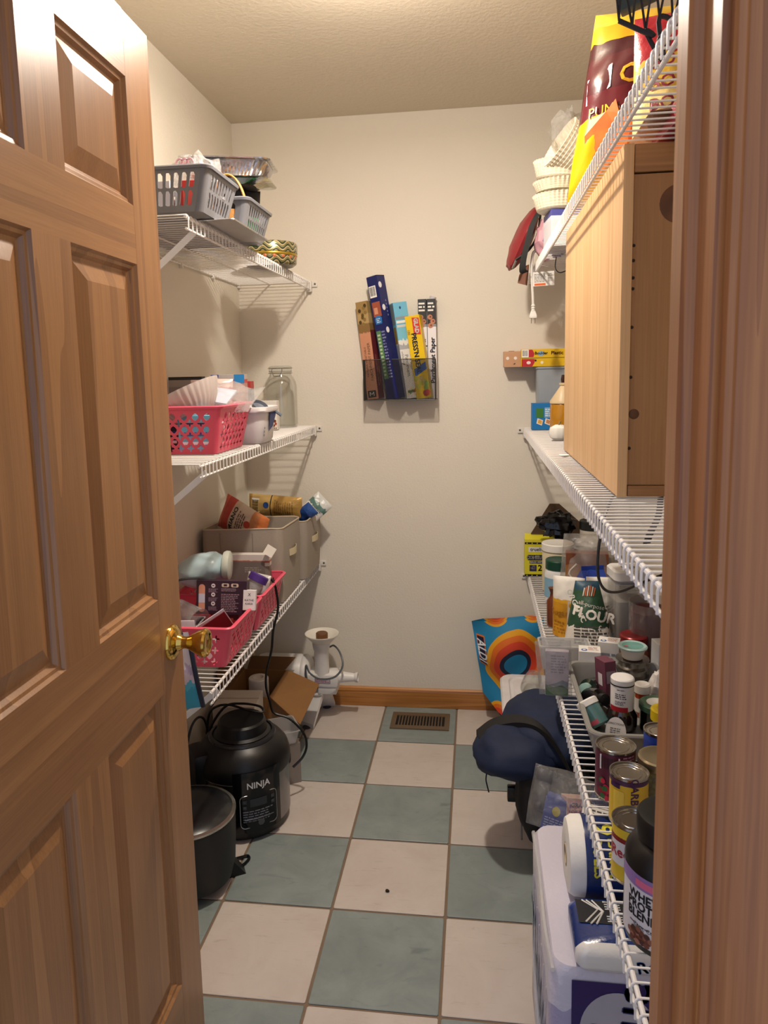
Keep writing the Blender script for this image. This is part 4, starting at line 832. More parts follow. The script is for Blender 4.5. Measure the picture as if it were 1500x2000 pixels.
# tall navy foil box
NAVY = mat('#1a2260', .35)
t, F = wrapbox('tall navy blue wrap box sticking up highest in the wall basket', .052, .050, .485, NAVY, .076, .239, -.155, -.55)
f = F['front']; patch(t, 'photo_print', rect(-.020, .020, .085, .142), f, mat('#a5563f', .5)); patch(t, 'photo_print', rect(-.014, .004, .095, .120), above(f, .0003), mat('#d99a7c', .5)); patch(t, 'blue_seal', [(-.015, .056), (.015, .056), (.018, .078), (.008, .088), (-.008, .088), (-.018, .078)], above(f, .0002), mat('#2b78c0', .5)); textlines(t, -.010, .010, .060, .080, 3, above(f, .0005), mat('#cfe0ee', .5), 2)
barcode(t, -.022, .012, .160, .205, f, 12, 5); patch(t, 'green_panel', rect(-.022, -.000, -.16, .030), f, mat('#5c8a58', .5)); textlines(t, -.019, -.004, -.15, .02, 12, above(f, .0003), mat('#b9cfae', .5), 4); textlines(t, .003, .022, -.16, .03, 16, f, mat('#8087b0', .5), 5)
g = F['right']
for k in range(3): patch(t, 'white_tab', blob(-.012, .205-.088*k, .010, .012, 14), g, mat('#e8e8ee', .5))
textlines(t, .004, .010, .08, .15, 5, g, mat('#8087b0', .5), 6)
tp = F['top']; patch(t, 'white_panel', rect(-.024, .024, -.022, .022), tp, mat('#cfc6cc', .5)); textlines(t, -.02, .02, -.016, .016, 3, above(tp, .0003), mat('#8a4a5a', .5), 3)
t, F = wrapbox('dark blue box with pink lettering low in the front of the wall basket', .062, .036, .165, mat('#252a4a', .4), .062, .284, -.06, .05)
f = F['front']; lettering(t, 'Paper', .030, lambda x, y: f(x-.012, y), mat('#b8506a', .5), rz=PI/2, bold=.0006); lettering(t, 'Baking', .024, lambda x, y: f(x+.014, y), mat('#c86a7a', .5), rz=PI/2)
t, F = wrapbox('light blue and white wrap box standing in the middle of the wall basket', .058, .044, .380, bands([(0, '#b9bcc0'), (.34, '#a9adb4'), (.62, '#e6e6e4'), (.66, '#7cc0da'), (.80, '#6fb8d8')], 'Z', .4, wob=.10, wscale=5), .137, .264, -.135, .45)
f = F['front']; patch(t, 'white_panel', rect(-.029, .029, -.19, .005), f, mat('#dedddb', .5)); lettering(t, 'Parchment', .020, lambda x, y: above(f, .0003)(x-.006, y-.06), mat('#3a3f4a', .5), rz=-PI/2); lettering(t, 'Paper', .020, lambda x, y: above(f, .0003)(x+.013, y-.06), mat('#3a3f4a', .5), rz=-PI/2)
lettering(t, 'unbleached', .012, lambda x, y: above(f, .0003)(x-.020, y-.03), mat('#5a5f68', .5), rz=-PI/2)
for k in range(3): patch(t, 'grey_stripe', rect(-.026, .026, .092+.016*k, .102+.016*k), f, mat(('#c9cdd0', '#e8e8e6', '#8d959c')[k], .5))
patch(t, 'blue_drop', blob(-.002, .168, .004, .006, 10), f, mat('#1f3f7c', .5)); g = F['left']; patch(t, 'ochre_panel', rect(-.010, .014, .03, .095), g, mat('#a8842c', .5)); patch(t, 'grey_panel', rect(-.020, .020, .105, .185), g, mat('#7d8f96', .5))
for k in range(14): patch(t, 'vegetable_print', blob(rnd.uniform(-.025, .025), rnd.uniform(-.185, -.150), .008, .006, 8), above(f, .0005+k*.00004), mat(rnd.choice(['#4f6e35', '#b23a2e', '#d9cfae', '#6f8a4a']), .5))
YEL = mat('#e3bf12', .38)
t, F = wrapbox('bright yellow sealing wrap box at the right front of the wall basket', .058, .046, .325, YEL, .192, .238, -.135, -.15)
f = F['front']; lettering(t, "PRESS'N SEAL", .027, lambda x, y: f(x-.004, y+.015), mat('#1c2a4a', .5), rz=-PI/2, bold=.0012)
patch(t, 'red_panel', [(-.002, .155), (.026, .150), (.026, .085), (-.002, .090)], f, mat('#c8322b', .5)); lettering(t, 'GLAD', .022, lambda x, y: above(f, .0004)(x+.012, y+.121), WHITE, rz=-PI/2, bold=.0010); lettering(t, '100', .014, lambda x, y: f(x-.022, y+.10), mat('#1c2a4a', .5), rz=-PI/2)
patch(t, 'blue_panel', [(-.022, -.075), (.028, -.050), (.028, -.020), (-.022, -.045)], f, mat('#2f5ea8', .5))
for k in range(12): patch(t, 'fruit_print', blob(rnd.uniform(-.02, .02), rnd.uniform(-.155, -.08), .010, .012, 9), above(f, .0003+k*.00004), mat(rnd.choice(['#b9b23c', '#c9473a', '#8fae4a', '#c9b56a', '#a8322e']), .5))
for k, x in enumerate((.186, .222)):
    t, F = wrapbox(('black and white parchment paper box with cookies, left of the pair', 'black and white parchment paper box with cookies, rightmost in the wall basket')[k], .034, .042, .392, bands([(0, '#e8e6ec'), (.72, '#8d8d90'), (.75, '#1d1d20')], 'Z', .4), x, .288, -.01+.0*k, 0)
    f = F['front']
    for q, (dx, dz) in enumerate(((-.006, .125), (.005, .108), (-.004, .092))): patch(t, 'cookie_print', blob(dx, dz, .010, .010, 14), above(f, .0003+.0002*q), mat('#b9795a', .5)); patch(t, 'cookie_print', blob(dx+.002, dz+.001, .004, .004, 8), above(f, .0006+.0002*q), mat('#6d3f2a', .5))
    textlines(t, -.014, .014, .145, .185, 3, f, WHITE, k); lettering(t, 'Parchment Paper', .026, lambda x, y: f(x+.003, y-.045), mat('#272a5a', .5), rz=PI/2, bold=.0009)
t = thing('paper_tube', 'white cardboard tube slanting behind the yellow box in the wall basket', 'tube', M=rot(-.02, .28, 0, (.112, .284, zb0+.008))); obj('tube', B().lathe([(.0135, 0), (.0135, .41), (.0120, .41), (.0120, .0), (.0135, 0)], 20, cap0=False, cap1=False), mat('#c9c5cc', .5), t)
# ================================================================== WOODEN CABINET BETWEEN THE RIGHT SHELVES
CABF = wood('#bd9362', '#d9b283', 1.6, 'Z', .45, contrast=(.2, .8), bump=.05, coat=.05, ring=3.5)
CABE_SHADED = wood('#8a6038', '#aa7c4c', 1.3, 'Z', .45, contrast=(.2, .8), bump=.05, coat=.05, knots=3.4, ring=3.)  # darker than the side boards: the end's shadow is put into the colour
cx0, cx1, cy0, cy1, cz0, cz1 = .636, .93, -1.385, -.590, ZRM+.003, 1.798
t = thing('wooden_cabinet', 'large plain wooden box cabinet standing on the middle right shelf', 'cabinet')
obj('side_board', B().box(cx0, cx0+.017, cy0, cy1, cz0, cz1, bev=.0015), CABF, t, False)
obj('side_board', B().box(cx1-.017, cx1, cy0, cy1, cz0, cz1), CABF, t, False)
obj('end_board', B().box(cx0+.0185, cx1-.0185, cy0+.008, cy0+.024, cz0+.02, cz1-.048), CABE_SHADED, t, False)
obj('end_board', B().box(cx0+.017, cx1-.017, cy1-.02, cy1-.004, cz0, cz1), CABE_SHADED, t, False)
obj('top_board', B().box(cx0+.0185, cx1-.0185, cy0+.005, cy1-.02, cz1-.045, cz1, bev=.001), wood('#8a5f38', '#a87a4a', 1.3, 'X', .5, contrast=(.2, .8), coat=0), t, False)
obj('bottom_board', B().box(cx0+.0185, cx1-.0185, cy0+.003, cy1-.02, cz0, cz0+.019, bev=.001), wood('#8a5f38', '#a87a4a', 1.3, 'X', .5, contrast=(.2, .8), coat=0), t, False)
kb2 = B(); kb2.lathe([(.0005, .0006), (.030, .0006), (.032, 0)], 24, Matrix.Translation((.728, cy0+.0080, 1.70)) @ Matrix.Rotation(PI/2, 4, 'X')); obj('knot', kb2, mat('#5e3a20', .6, var=.3, vscale=40), t)
obj('knot', B().lathe([(.0005, .0006), (.008, .0006), (.009, 0)], 14, Matrix.Translation((.663, cy0+.0080, 1.352)) @ Matrix.Rotation(PI/2, 4, 'X')), mat('#54331c', .6, var=.3, vscale=60), t)
nb = B()
for z in (1.30, 1.42, 1.50, 1.56, 1.585, 1.61, 1.63): nb.lathe([(.0005, .0009), (.0026, .0006), (.003, 0)], 8, Matrix.Translation((.6565, cy0+.008, z+rnd.uniform(-.008, .008))) @ Matrix.Rotation(PI/2, 4, 'X'))
obj('nail_hole', nb, mat('#2a1a10', .8), t)

# ================================================================== RIGHT TOP SHELF
zs = ZRT+.002
t, F = bag('snack_bag', 'shiny yellow and maroon snack bag standing on the top right shelf by its front lip', 'bag', .26, .405, .13, bands([(0, '#e0b010'), (.42, '#d8a80e'), (.46, '#5a1c24'), (.58, '#4a151d'), (.78, '#3c1118'), (.86, '#c9991a'), (.95, '#e0b93a')], 'Z', .18, bump=.25, bscale=14, wob=.10, wscale=3), rot(-.06, .06, -.30, (.728, -.915, zs)), seed=61, crk=.010, taper=.24)
lettering(t, 'CHIPS', .055, lambda x, y: F(x+.045, y+.245), mat('#d8a828', .4), bold=.001); patch(t, 'pale_panel', [(-.10, .20), (-.045, .225), (-.045, .275), (-.10, .255)], F, mat('#d9c9d0', .3))
patch(t, 'orange_chip_print', [(-.085, .02), (-.055, .045), (.0, .10), (.03, .125), (.01, .15), (-.02, .165), (-.03, .195), (-.05, .175), (-.085, .165), (-.095, .13)], lambda x, y: F(x, y)+Vector((0, -.003, 0)), mat('#e0671c', .45, var=.25, vscale=30))
for k in range(9): patch(t, 'chip_print', blob(rnd.uniform(-.04, .05), rnd.uniform(.12, .19), .018, .012, 9), lambda x, y: F(x, y)+Vector((0, -.001, 0)), mat(rnd.choice(['#b07a2a', '#c9923a', '#e0b010', '#6a3a20']), .4))
lettering(t, 'PUM', .03, lambda x, y: F(x-.062, y+.178)+Vector((0, -.002, 0)), mat('#e3b71c', .4))
t, F = bag('snack_bag', 'yellow and white snack bag with rows of maroon lettering behind the wire lip', 'bag', .20, .30, .09, bands([(0, '#d8b23a'), (.3, '#e3cf8a'), (.6, '#d9b44a'), (.8, '#a8202e')], 'Z', .3, bump=.4, wob=.2, wscale=5), rot(-.04, 0, -.2, (.800, -1.13, zs)), seed=62)
for k in range(4): lettering(t, 'BOOM', .034, lambda x, y, k=k: F(x-.02, y+.20-.04*k), mat('#7d1f35', .4), bold=.0006)
t, F = bag('snack_bag', 'flat yellow and cream bag lying on the top right shelf above the cabinet', 'bag', .20, .26, .05, bands([(0, '#d9a81c'), (.35, '#e3c46a'), (.6, '#c9922a'), (.85, '#6d4a26')], 'Z', .35, bump=.5, wob=.2), rot(PI/2-.03, 0, .12, (.88, -.52, zs+.032)), seed=63)
t, F = carton('carton', 'flat red carton lying on the top right shelf above the cabinet end', 'box', .085, .15, .032, mat('#8f1726', .4), (.742, -1.375, zs), .05)
for k in range(4): patch(t, 'printed_panel', rect(-.01, .02, -.012+.007*k, -.008+.007*k), F['front'], mat('#c9707a', .5))
b = B(); 
for k in range(5): b.box(-.005, .025, -.06+k*.026, -.05+k*.026, -.0006, 0)
obj('bottom_print', b, mat('#c9606c', .5), t, False)
t, F = carton('carton', 'dark grey carton lying beside the flat red one on the top right shelf', 'box', .09, .16, .04, mat('#33343a', .4), (.842, -1.375, zs), -.04)
b = B(); b.box(-.02, .03, -.05, .05, -.0006, 0); obj('bottom_print', b, mat('#7d8088', .5), t, False)
t, F = bag('pretzel_bag', 'tan and brown bag lying on the top right shelf over the cabinet', 'bag', .15, .18, .04, bands([(0, '#b98a5a'), (.5, '#8d5a34'), (.8, '#5a3624')], 'Z', .4, bump=.5, wob=.25), rot(PI/2, 0, .0, (.745, -1.24, zs+.026)), seed=64)
t, F = bag('candy_bag', 'pink and green candy bag behind the lip near the door frame, top right shelf', 'bag', .12, .20, .06, bands([(0, '#d8506a'), (.3, '#e8a07a'), (.5, '#d85a80'), (.7, '#8a9a7a'), (.85, '#d9cfa8')], 'Z', .3, bump=.5, wob=.35, wscale=14), rot(-.1, 0, -.15, (.76, -1.50, zs)), seed=65)
t, F = bag('snack_bag', 'red snack bag at the back of the top right shelf behind the dark net', 'bag', .18, .30, .07, bands([(0, '#8f1a2a'), (.4, '#a8202e'), (.7, '#5a1520')], 'Z', .3, bump=.5), rot(-.03, 0, -.1, (.880, -1.03, zs)), seed=66)
# dark net with a blue card hanging over the lip at the top of the picture
t = thing('net_bag', 'dark blue net bag with a printed card, hanging at the top over the snack bags', 'net bag', (.690, -1.275, zs+.250))
card = B().box(-.045, .060, -.012, .012, 0, .13, rot(-.1, -.25, -.3), bev=.004); obj('card', card, mat('#2f4650', .4), t)
obj('card_panel', B().box(-.015, .055, -.0130, -.0125, .02, .12, rot(-.1, -.25, -.3)), mat('#51666c', .4), t, False)
nbx = B(); NETM = mat('#1b1d2c', .6)
def sag(a, c, s): a, c = Vector(a), Vector(c); return smoothpath([a, a.lerp(c, .5)+Vector((0, -.01, -s)), c], 6)
tops = [(-.075+.03*i, -.01-.004*i, .13) for i in range(6)]; bots = [(-.055+.022*i, -.045, -.045-.010*(i % 3)) for i in range(6)]
for i in range(6):
    nbx.tube(sag(tops[i], bots[min(5, i+1)], -.01), .0022, 5); nbx.tube(sag(tops[i], bots[max(0, i-1)], -.008), .0020, 5)
nbx.tube(smoothpath([bots[0], (.0, -.05, -.075), bots[2], (.02, -.045, -.115), bots[3], bots[5]]), .0042, 6); nbx.ellipsoid((.018, -.048, -.085), (.012, .010, .014), 10)
obj('net', nbx, NETM, t)
# coffee filters
def filters(label, x, y, z, r, h, tilt=(0, 0), group='stacks of coffee filters'):
    t = thing('coffee_filters', label, 'coffee filters', M=rot(tilt[0], tilt[1], 0, (x, y, z)), group=None)
    wob = lambda a, zz: 1+.035*math.sin(a*36)*min(1, max(0, zz/h))
    layers = [(r*.76, 0), (r*.83, .003)]
    n = 6
    for i in range(n): layers += [(r*(.84+.16*(i+1)/n)+.0012, h*(i+.9)/n), (r*(.84+.16*(i+1)/n)-.0008, h*(i+1)/n)]
    layers += [(r*.94, h*.98), (r*.70, h*.45), (.0005, h*.42)]
    obj('stack', B().lathe(layers, 144, wob=wob), mat('#e9e1cb', .8, bump=.3, bscale=160), t, True, 60)
t, F = carton('carton', 'blue and white carton under the coffee filters on the top right shelf', 'box', .10, .12, .105, bands([(0, '#d8d8e0'), (.7, '#e2e2ea'), (.82, '#4a4f9c')], 'Z', .5), (.665, -.265, zs), .1)
filters('lowest stack of cream coffee filters on the top right shelf', .650, -.270, zs+.107, .078, .050)
filters('middle stack of cream coffee filters on the top right shelf', .652, -.272, zs+.160, .080, .036)
filters('upper open stack of cream coffee filters holding crumpled film', .652, -.275, zs+.199, .082, .055, (.05, .06))
filters('topmost tilted stack of coffee filters leaning against the yellow snack bag', .698, -.310, zs+.262, .078, .07, (.25, -1.0))
t = thing('crumpled_bag', 'crumpled clear bag around the topmost coffee filters', 'plastic bag', (.668, -.300, zs+.33)); obj('film', B().ellipsoid((0, 0, 0), (.050, .055, .062), 26, disp=lambda d: .30*mnoise.noise(d*3.4)+.18*mnoise.noise(d*9)), clear('#f2ead8', .12, .22, .97, .9, 80), t)
# red pouch, straps and cloths hanging over the far end
t = thing('leather_pouch', "red leather pouch with a black zip slumped over the top right shelf's end", 'pouch', M=rot(0, .42, .15, (.556, .045, 1.885)))
obj('pouch', B().ellipsoid((0, 0, 0), (.032, .075, .108), 24, disp=lambda d: .12*mnoise.noise(d*2.5)+.10*max(0, d.z)), mat('#8e2b31', .42, bump=.25, bscale=140), t)
obj('zip', B().tube(smoothpath([(.012, -.070, .095), (.030, -.074, .03), (.026, -.074, -.03), (-.005, -.070, -.085)]), .0045, 6), BLACK, t); obj('zip_pull', B().box(-.006, .002, -.082, -.078, -.115, -.085, bev=.001), mat('#8d8a84', .3, .9), t)
t = thing('strap', 'wide black strap folded beside the red leather pouch', 'strap'); b = B()
pts = smoothpath([(.640, -.03, 1.985), (.612, -.045, 1.972), (.585, -.055, 1.925), (.570, -.058, 1.870), (.556, -.058, 1.815), (.552, -.055, 1.775), (.562, -.05, 1.765)], 6)
b.loft([[p+Vector((-.010, 0, -.004)), p+Vector((.012, -.002, .004)), p+Vector((.012, .003, .004)), p+Vector((-.010, .005, -.004))] for p in pts]); obj('webbing', b, mat('#141416', .6, bump=.4, bscale=500), t)
t = thing('leather_flap', 'brown leather flap dangling under the red pouch', 'leather piece'); b = B(); b.loft([[(.560, .02, 1.795), (.578, .01, 1.800), (.580, .016, 1.800), (.562, .026, 1.795)], [(.545, .02, 1.765), (.574, .005, 1.765), (.577, .011, 1.765), (.548, .026, 1.765)], [(.540, .015, 1.738), (.570, .004, 1.728), (.573, .009, 1.728), (.543, .021, 1.738)]]); obj('flap', b, mat('#6e3d24', .5, bump=.3, bscale=150), t)
def cloth(label, c, r, m, seed, name='cloth'):
    t = thing(name, label, 'cloth', c); obj('folds', B().ellipsoid((0, 0, 0), r, 26, disp=lambda d: .28*mnoise.noise(d*2.6+Vector((seed, 0, 0)))+.18*mnoise.noise(d*6+Vector((0, seed, 0)))), m, t)
cloth('pale pink bunched cloth tucked behind the wire lip beside the red pouch', (.638, -.035, zs+.062), (.040, .060, .066), mat('#dba7b4', .7, bump=.3, bscale=120), 3)
cloth('purple and dark bunched cloth behind the pale pink one', (.672, -.075, zs+.100), (.042, .060, .060), mat('#43345a', .7, bump=.3, bscale=120), 7)
cloth('grey-blue bunched cloth under the lowest coffee filters', (.665, -.140, zs+.05), (.045, .045, .05), mat('#8b88a8', .7, bump=.3, bscale=120), 11)
# white cord with plug and tag
CORDW = mat('#dcd9d4', .4)
t = thing('appliance_cord', 'white appliance cord with a two-prong plug hanging from the end of the top right shelf', 'cord')
obj('cable', B().tube(smoothpath([(.625, .02, 1.828), (.600, -.01, 1.842), (.589, -.02, 1.825), (.586, -.022, 1.780), (.590, -.022, 1.700), (.592, -.022, 1.655)]), .0048, 8), CORDW, t)
obj('strain_relief', B().lathe([(.0058, .0), (.0075, .004), (.0058, .008), (.0075, .012), (.0058, .016), (.0078, .020), (.005, .026)], 14, Matrix.Translation((.592, -.022, 1.634))), CORDW, t)
obj('plug', B().loft([ring(.0125, .009, .003, 1.612), ring(.0135, .010, .003, 1.616), ring(.0125, .009, .003, 1.622), ring(.008, .007, .003, 1.636)], Matrix.Translation((.592, -.022, 0))), CORDW, t)
pr = B(); 
for dx in (-.0062, .0062): pr.box(.592+dx-.0009, .592+dx+.0009, -.0255, -.0185, 1.594, 1.612)
obj('prong', pr, mat('#7d786c', .3, 1.), t, False)
tg = B().box(0, .072, -.0005, .0005, -.048, 0, rot(.05, -.03, -.05, (.590, -.028, 1.768))); tg_ = obj('warning_tag', tg, mat('#e6e3de', .6), t, False)
tf = lambda x, y: rot(.05, -.03, -.05, (.590, -.028, 1.768)) @ Vector((x, -.0009, y)); patch(t, 'orange_stripe', rect(.004, .042, -.046, -.039), tf, mat('#d8642a', .5)); textlines(t, .004, .046, -.036, -.006, 6, tf, mat('#8a8784', .5), 3); patch(t, 'tag_square', rect(.050, .066, -.034, -.020), tf, mat('#c9c5c0', .5)); textlines(t, .050, .066, -.016, -.006, 2, tf, mat('#8a8784', .5), 6)
t = thing('glass_dish', 'clear glass dish at the far end of the top right shelf above the wires', 'dish', (.76, .09, zs)); obj('dish', B().lathe([(.060, 0), (.064, .004), (.092, .050), (.094, .052), (.090, .052), (.060, .006), (.0005, .005)], 40), clear('#dfe6e8', .04, .08, .93), t)
tag(obj('hook_wire', B().tube(smoothpath([(.655, -.16, ZRT-.010), (.652, -.165, ZRT-.045), (.665, -.17, ZRT-.062), (.690, -.172, ZRT-.056)]), .0018, 6), mat('#23242a', .5)), 'thin dark wire loop dangling under the top right shelf by the cabinet', 'wire')

# ================================================================== RIGHT MIDDLE SHELF
zr_ = ZRM+.002
t = thing('plastic_bin', 'translucent grey plastic bin carrying the kraft and yellow long wrap boxes', 'bin', (.760, .252, zr_))
pb2 = B(); pb2.loft([ring(.128, .046, .012, 0), ring(.138, .056, .014, .228), ring(.142, .060, .016, .229), ring(.142, .060, .016, .236), ring(.136, .054, .014, .236), ring(.126, .044, .012, .003)]); obj('bin', pb2, mat('#b4bcc4', .35, trans=.35), t)
KRAFT = mat('#c59a78', .6)
t, F = carton('wrap_box', 'kraft brown long box with white dots on its end, on top of the bin', 'box', .320, .058, .061, KRAFT, (.660, .272, zr_+.2375), 0)
for x in (-.145, -.115): patch(t, 'white_dot', blob(x, .004, .0062, .0062, 14), F['front'], mat('#ece4dc', .5))
patch(t, 'arrow_mark', [(-.125, -.020), (-.115, -.014), (-.116, -.020)], F['front'], INK); b = B(); b.box(-.140, -.118, -.004, .004, .0605, .0630); obj('slot_tab', b, mat('#2f2018', .6), t, False)
t, F = carton('wrap_box', 'yellow and red long box of plastic wrap lying in front of the kraft box', 'box', .300, .046, .066, mat('#e0b81e', .4), (.714, .214, zr_+.2375), 0)
f = F['front']; g = above(f, .0004)
patch(t, 'red_end', [(-.148, -.032), (-.108, -.032), (-.100, -.018), (-.100, -.004), (-.148, -.004)], f, mat('#b8252e', .5)); patch(t, 'white_tab', blob(-.122, -.018, .008, .006, 14), g, mat('#f0dcd8', .5)); patch(t, 'white_tab', blob(-.072, -.018, .006, .006, 14), g, mat('#efe6c0', .5)); patch(t, 'printed_drop', blob(-.096, -.010, .004, .004, 10), above(f, .0006), INK)
patch(t, 'fold_line', rect(-.149, .149, -.0015, .0008), g, mat('#8a7a2a', .6)); patch(t, 'red_end', [(-.122, .003), (-.104, .003), (-.100, .016), (-.108, .031), (-.122, .031)], f, mat('#b8252e', .5)); barcode(t, -.148, -.122, .003, .031, f, 12, 11)
patch(t, 'shield_print', [(-.088, .020), (-.076, .027), (-.064, .020), (-.066, .009), (-.076, .005), (-.086, .009)], g, mat('#8fb0c9', .5)); lettering(t, 'Boulder', .015, lambda x, y: above(f, .0007)(x-.075, y+.017), mat('#26304f', .5), bold=.0004); lettering(t, 'Plastic Wrap', .018, lambda x, y: g(x+.008, y+.017), mat('#7d2a24', .5), bold=.0005)
t, F = carton('cracker_box', 'bright blue box with cracker pictures at the far end of the middle right shelf', 'box', .078, .050, .100, mat('#2078bd', .4), (.640, .158, zr_), 0.)
f = F['front']; g = above(f, .0004); patch(t, 'green_panel', rect(-.024, .004, -.004, .032), f, mat('#3f7d35', .5)); patch(t, 'pale_panel', rect(.008, .034, -.004, .034), f, mat('#7fb2dc', .5)); textlines(t, .010, .032, .0, .03, 4, g, mat('#dfeaf2', .5), 3)
for x, c in ((-.010, '#dca94a'), (.020, '#c98a5a')): patch(t, 'cracker_print', [(x-.012, -.026), (x+.008, -.034), (x+.013, -.014), (x-.008, -.006)], g, mat('#efe6d8', .5)); patch(t, 'cracker_print', [(x-.007, -.024), (x+.006, -.029), (x+.009, -.016), (x-.004, -.010)], above(f, .0008), mat(c, .5))
t = thing('honey_jar', 'amber jar with a pale cone-shaped top half hidden by the cabinet', 'jar', (.702, .020, zr_))
obj('jar', B().lathe([(.040, 0), (.044, .004), (.045, .02), (.045, .098), (.042, .104), (.0005, .104)], 10), mat('#b8801e', .25, bump=.7, bscale=60, coat=.4), t); obj('cone_top', B().lathe([(.046, .104), (.046, .112), (.014, .160), (.010, .166), (.014, .170), (.014, .176), (.0005, .178)], 32), mat('#dcc6a0', .4), t)
obj('dark_tip', B().lathe([(.006, .176), (.008, .19), (.005, .205), (.0005, .206)], 12), mat('#3a1f18', .4), t)
t = thing('ceramic_pumpkin', 'small white ceramic pumpkin at the edge of the middle right shelf, next to the cabinet', 'ornament', (.655, -.290, zr_))
obj('body', B().lathe([(.0005, .004), (.014, 0), (.026, .008), (.031, .024), (.027, .040), (.012, .049), (.0005, .045)], 40, wob=lambda a, z: 1+.07*abs(math.sin(a*4))), mat('#e8e6e0', .2), t); obj('stem', B().tube([(0, 0, .044), (.001, 0, .052), (.005, 0, .060)], .0035, 6), mat('#8a744a', .5), t)
t = thing('white_lid', 'white plastic lid lying on the middle right shelf beside the cabinet', 'lid', (.620, -.740, zr_)); obj('disc', B().lathe([(.013, 0), (.0135, .003), (.012, .004), (.0005, .0045)], 24), mat('#e3e0da', .4), t)
# woven strap lying over the wires near the door frame
t = thing('strap', 'black woven strap under the wires of the middle right shelf near the door frame', 'strap'); b = B(); pts = smoothpath([(.735, -1.28, ZRM-.016), (.705, -1.40, ZRM-.015), (.680, -1.49, ZRM-.016), (.652, -1.57, ZRM-.020), (.640, -1.60, ZRM-.03)], 6)
b.loft([[p+Vector((-.006, -.003, 0)), p+Vector((.006, .003, 0)), p+Vector((.006, .003, .0016)), p+Vector((-.006, -.003, .0016))] for p in pts]); obj('webbing', b, mat('#141316', .6, bump=.6, bscale=400), t)
cord('power_cord', 'thin black cord drooping from the middle right shelf in front of the flip-top canisters', [(.715, -1.02, ZRM-.008), (.690, -1.08, ZRM-.035), (.655, -1.14, ZRM-.09), (.640, -1.17, 1.03), (.655, -1.15, .975), (.700, -1.08, .945), (.770, -1.00, .945), (.85, -.95, .96)], .0032, mat('#2b2b2c', .4))
# ================================================================== RIGHT LOWEST SHELF
z0 = ZRB+.002
t, F = carton('bag_box', 'yellow and black box of contractor bags in the far corner of the lowest right shelf', 'box', .118, .052, .150, mat('#d8cf2e', .45), (.644, .280, z0), 0)
f = F['front']; g = above(f, .0004)
patch(t, 'black_band', rect(-.059, .059, .058, .066), f, INK); patch(t, 'black_band', rect(-.059, .059, -.075, -.066), f, INK)
for s in range(6): patch(t, 'rivet_print', blob(-.05+.02*s, .062, .0025, .0025, 8), g, mat('#d8cf2e', .5)); patch(t, 'rivet_print', blob(-.05+.02*s, -.071, .0025, .0025, 8), g, mat('#d8cf2e', .5))
patch(t, 'white_panel', rect(-.045, .045, .026, .046), f, mat('#e3e2dc', .5)); lettering(t, 'trueliving', .020, lambda x, y: g(x, y+.036), mat('#3a3a48', .5), bold=.0004)
patch(t, 'black_panel', rect(-.047, .05, -.008, .014), f, INK); lettering(t, 'CONTRACTOR', .0185, lambda x, y: g(x+.003, y+.003), WHITE, bold=.0008, sx=.85)
patch(t, 'purple_panel', rect(-.040, .045, -.022, -.010), f, mat('#2c2448', .5)); lettering(t, 'BAGS WITH TIES', .0105, lambda x, y: g(x+.001, y-.016), WHITE)
patch(t, 'dark_panel', rect(-.040, -.012, -.054, -.028), f, mat('#2c2448', .5)); lettering(t, '43', .020, lambda x, y: g(x-.026, y-.039), WHITE, bold=.0006); lettering(t, '20', .034, lambda x, y: g(x+.010, y-.041), INK, bold=.0008)
fl = B(); fl.loft([[(-.059, -.026, .150), (.059, -.026, .150), (.059, -.026, .152), (-.059, -.026, .152)], [(-.057, .020, .166), (.057, .020, .166), (.057, .020, .168), (-.057, .020, .168)]]); obj('lid_flap', fl, mat('#d8cf2e', .45), t, False)
t, F = carton('carton', 'dark brown open carton with a tall tapering flap behind the yellow bag box', 'box', .13, .09, .170, mat('#3d2c1e', .7), (.785, .255, z0), 0)
fb = B(); fb.loft([[(-.175, .030, .168), (.075, .030, .168), (-.062, .036, .292), (-.100, .036, .292)], [(-.175, .033, .168), (.075, .033, .168), (-.062, .039, .292), (-.100, .039, .292)]]); obj('flap', fb, mat('#4a3624', .7), t, False)
def crumple(name, label, cat, c, r, m, seed, a=.3, n=28, part='film', rz=0.):
    t = thing(name, label, cat, c, rz); obj(part, B().ellipsoid((0, 0, 0), r, n, disp=lambda d: a*mnoise.noise(d*2.6+Vector((seed, 0, seed)))+a*.6*mnoise.noise(d*6+Vector((0, seed, 0)))-a*.25*abs(mnoise.noise(d*11+Vector((seed, seed, 0))))), m, t, True, 40); return t
crumple('trash_bag', 'crumpled shiny black plastic bag in front of the brown carton flap', 'plastic bag', (.700, .175, .835), (.072, .045, .052), mat('#08080a', .14, bump=.5, bscale=40), 5, .32)
t = thing('canister', 'tall pale canister with a black lid at the back of the lowest right shelf', 'canister', (.825, .120, z0)); obj('body', B().lathe([(.040, 0), (.043, .004), (.043, .225), (.0005, .226)], 32), mat('#c9c3b8', .4), t); jarlid(t, .045, .226, .034, mat('#1d1e1d', .4))
crumple('plastic_bag', 'crumpled grey translucent bag beside the black-lidded canister', 'plastic bag', (.815, .015, .790), (.070, .055, .028), clear('#dddfe0', .12, .32, .95, .8, 60), 9, .35)
t = thing('canister', 'wide white-rimmed tub beneath the crumpled grey bag', 'canister', (.818, .010, z0)); obj('body', B().lathe([(.050, 0), (.056, .004), (.062, .140), (.064, .142), (.064, .150), (.060, .150), (.058, .142), (.0005, .135)], 36), mat('#d3cfc8', .4), t)
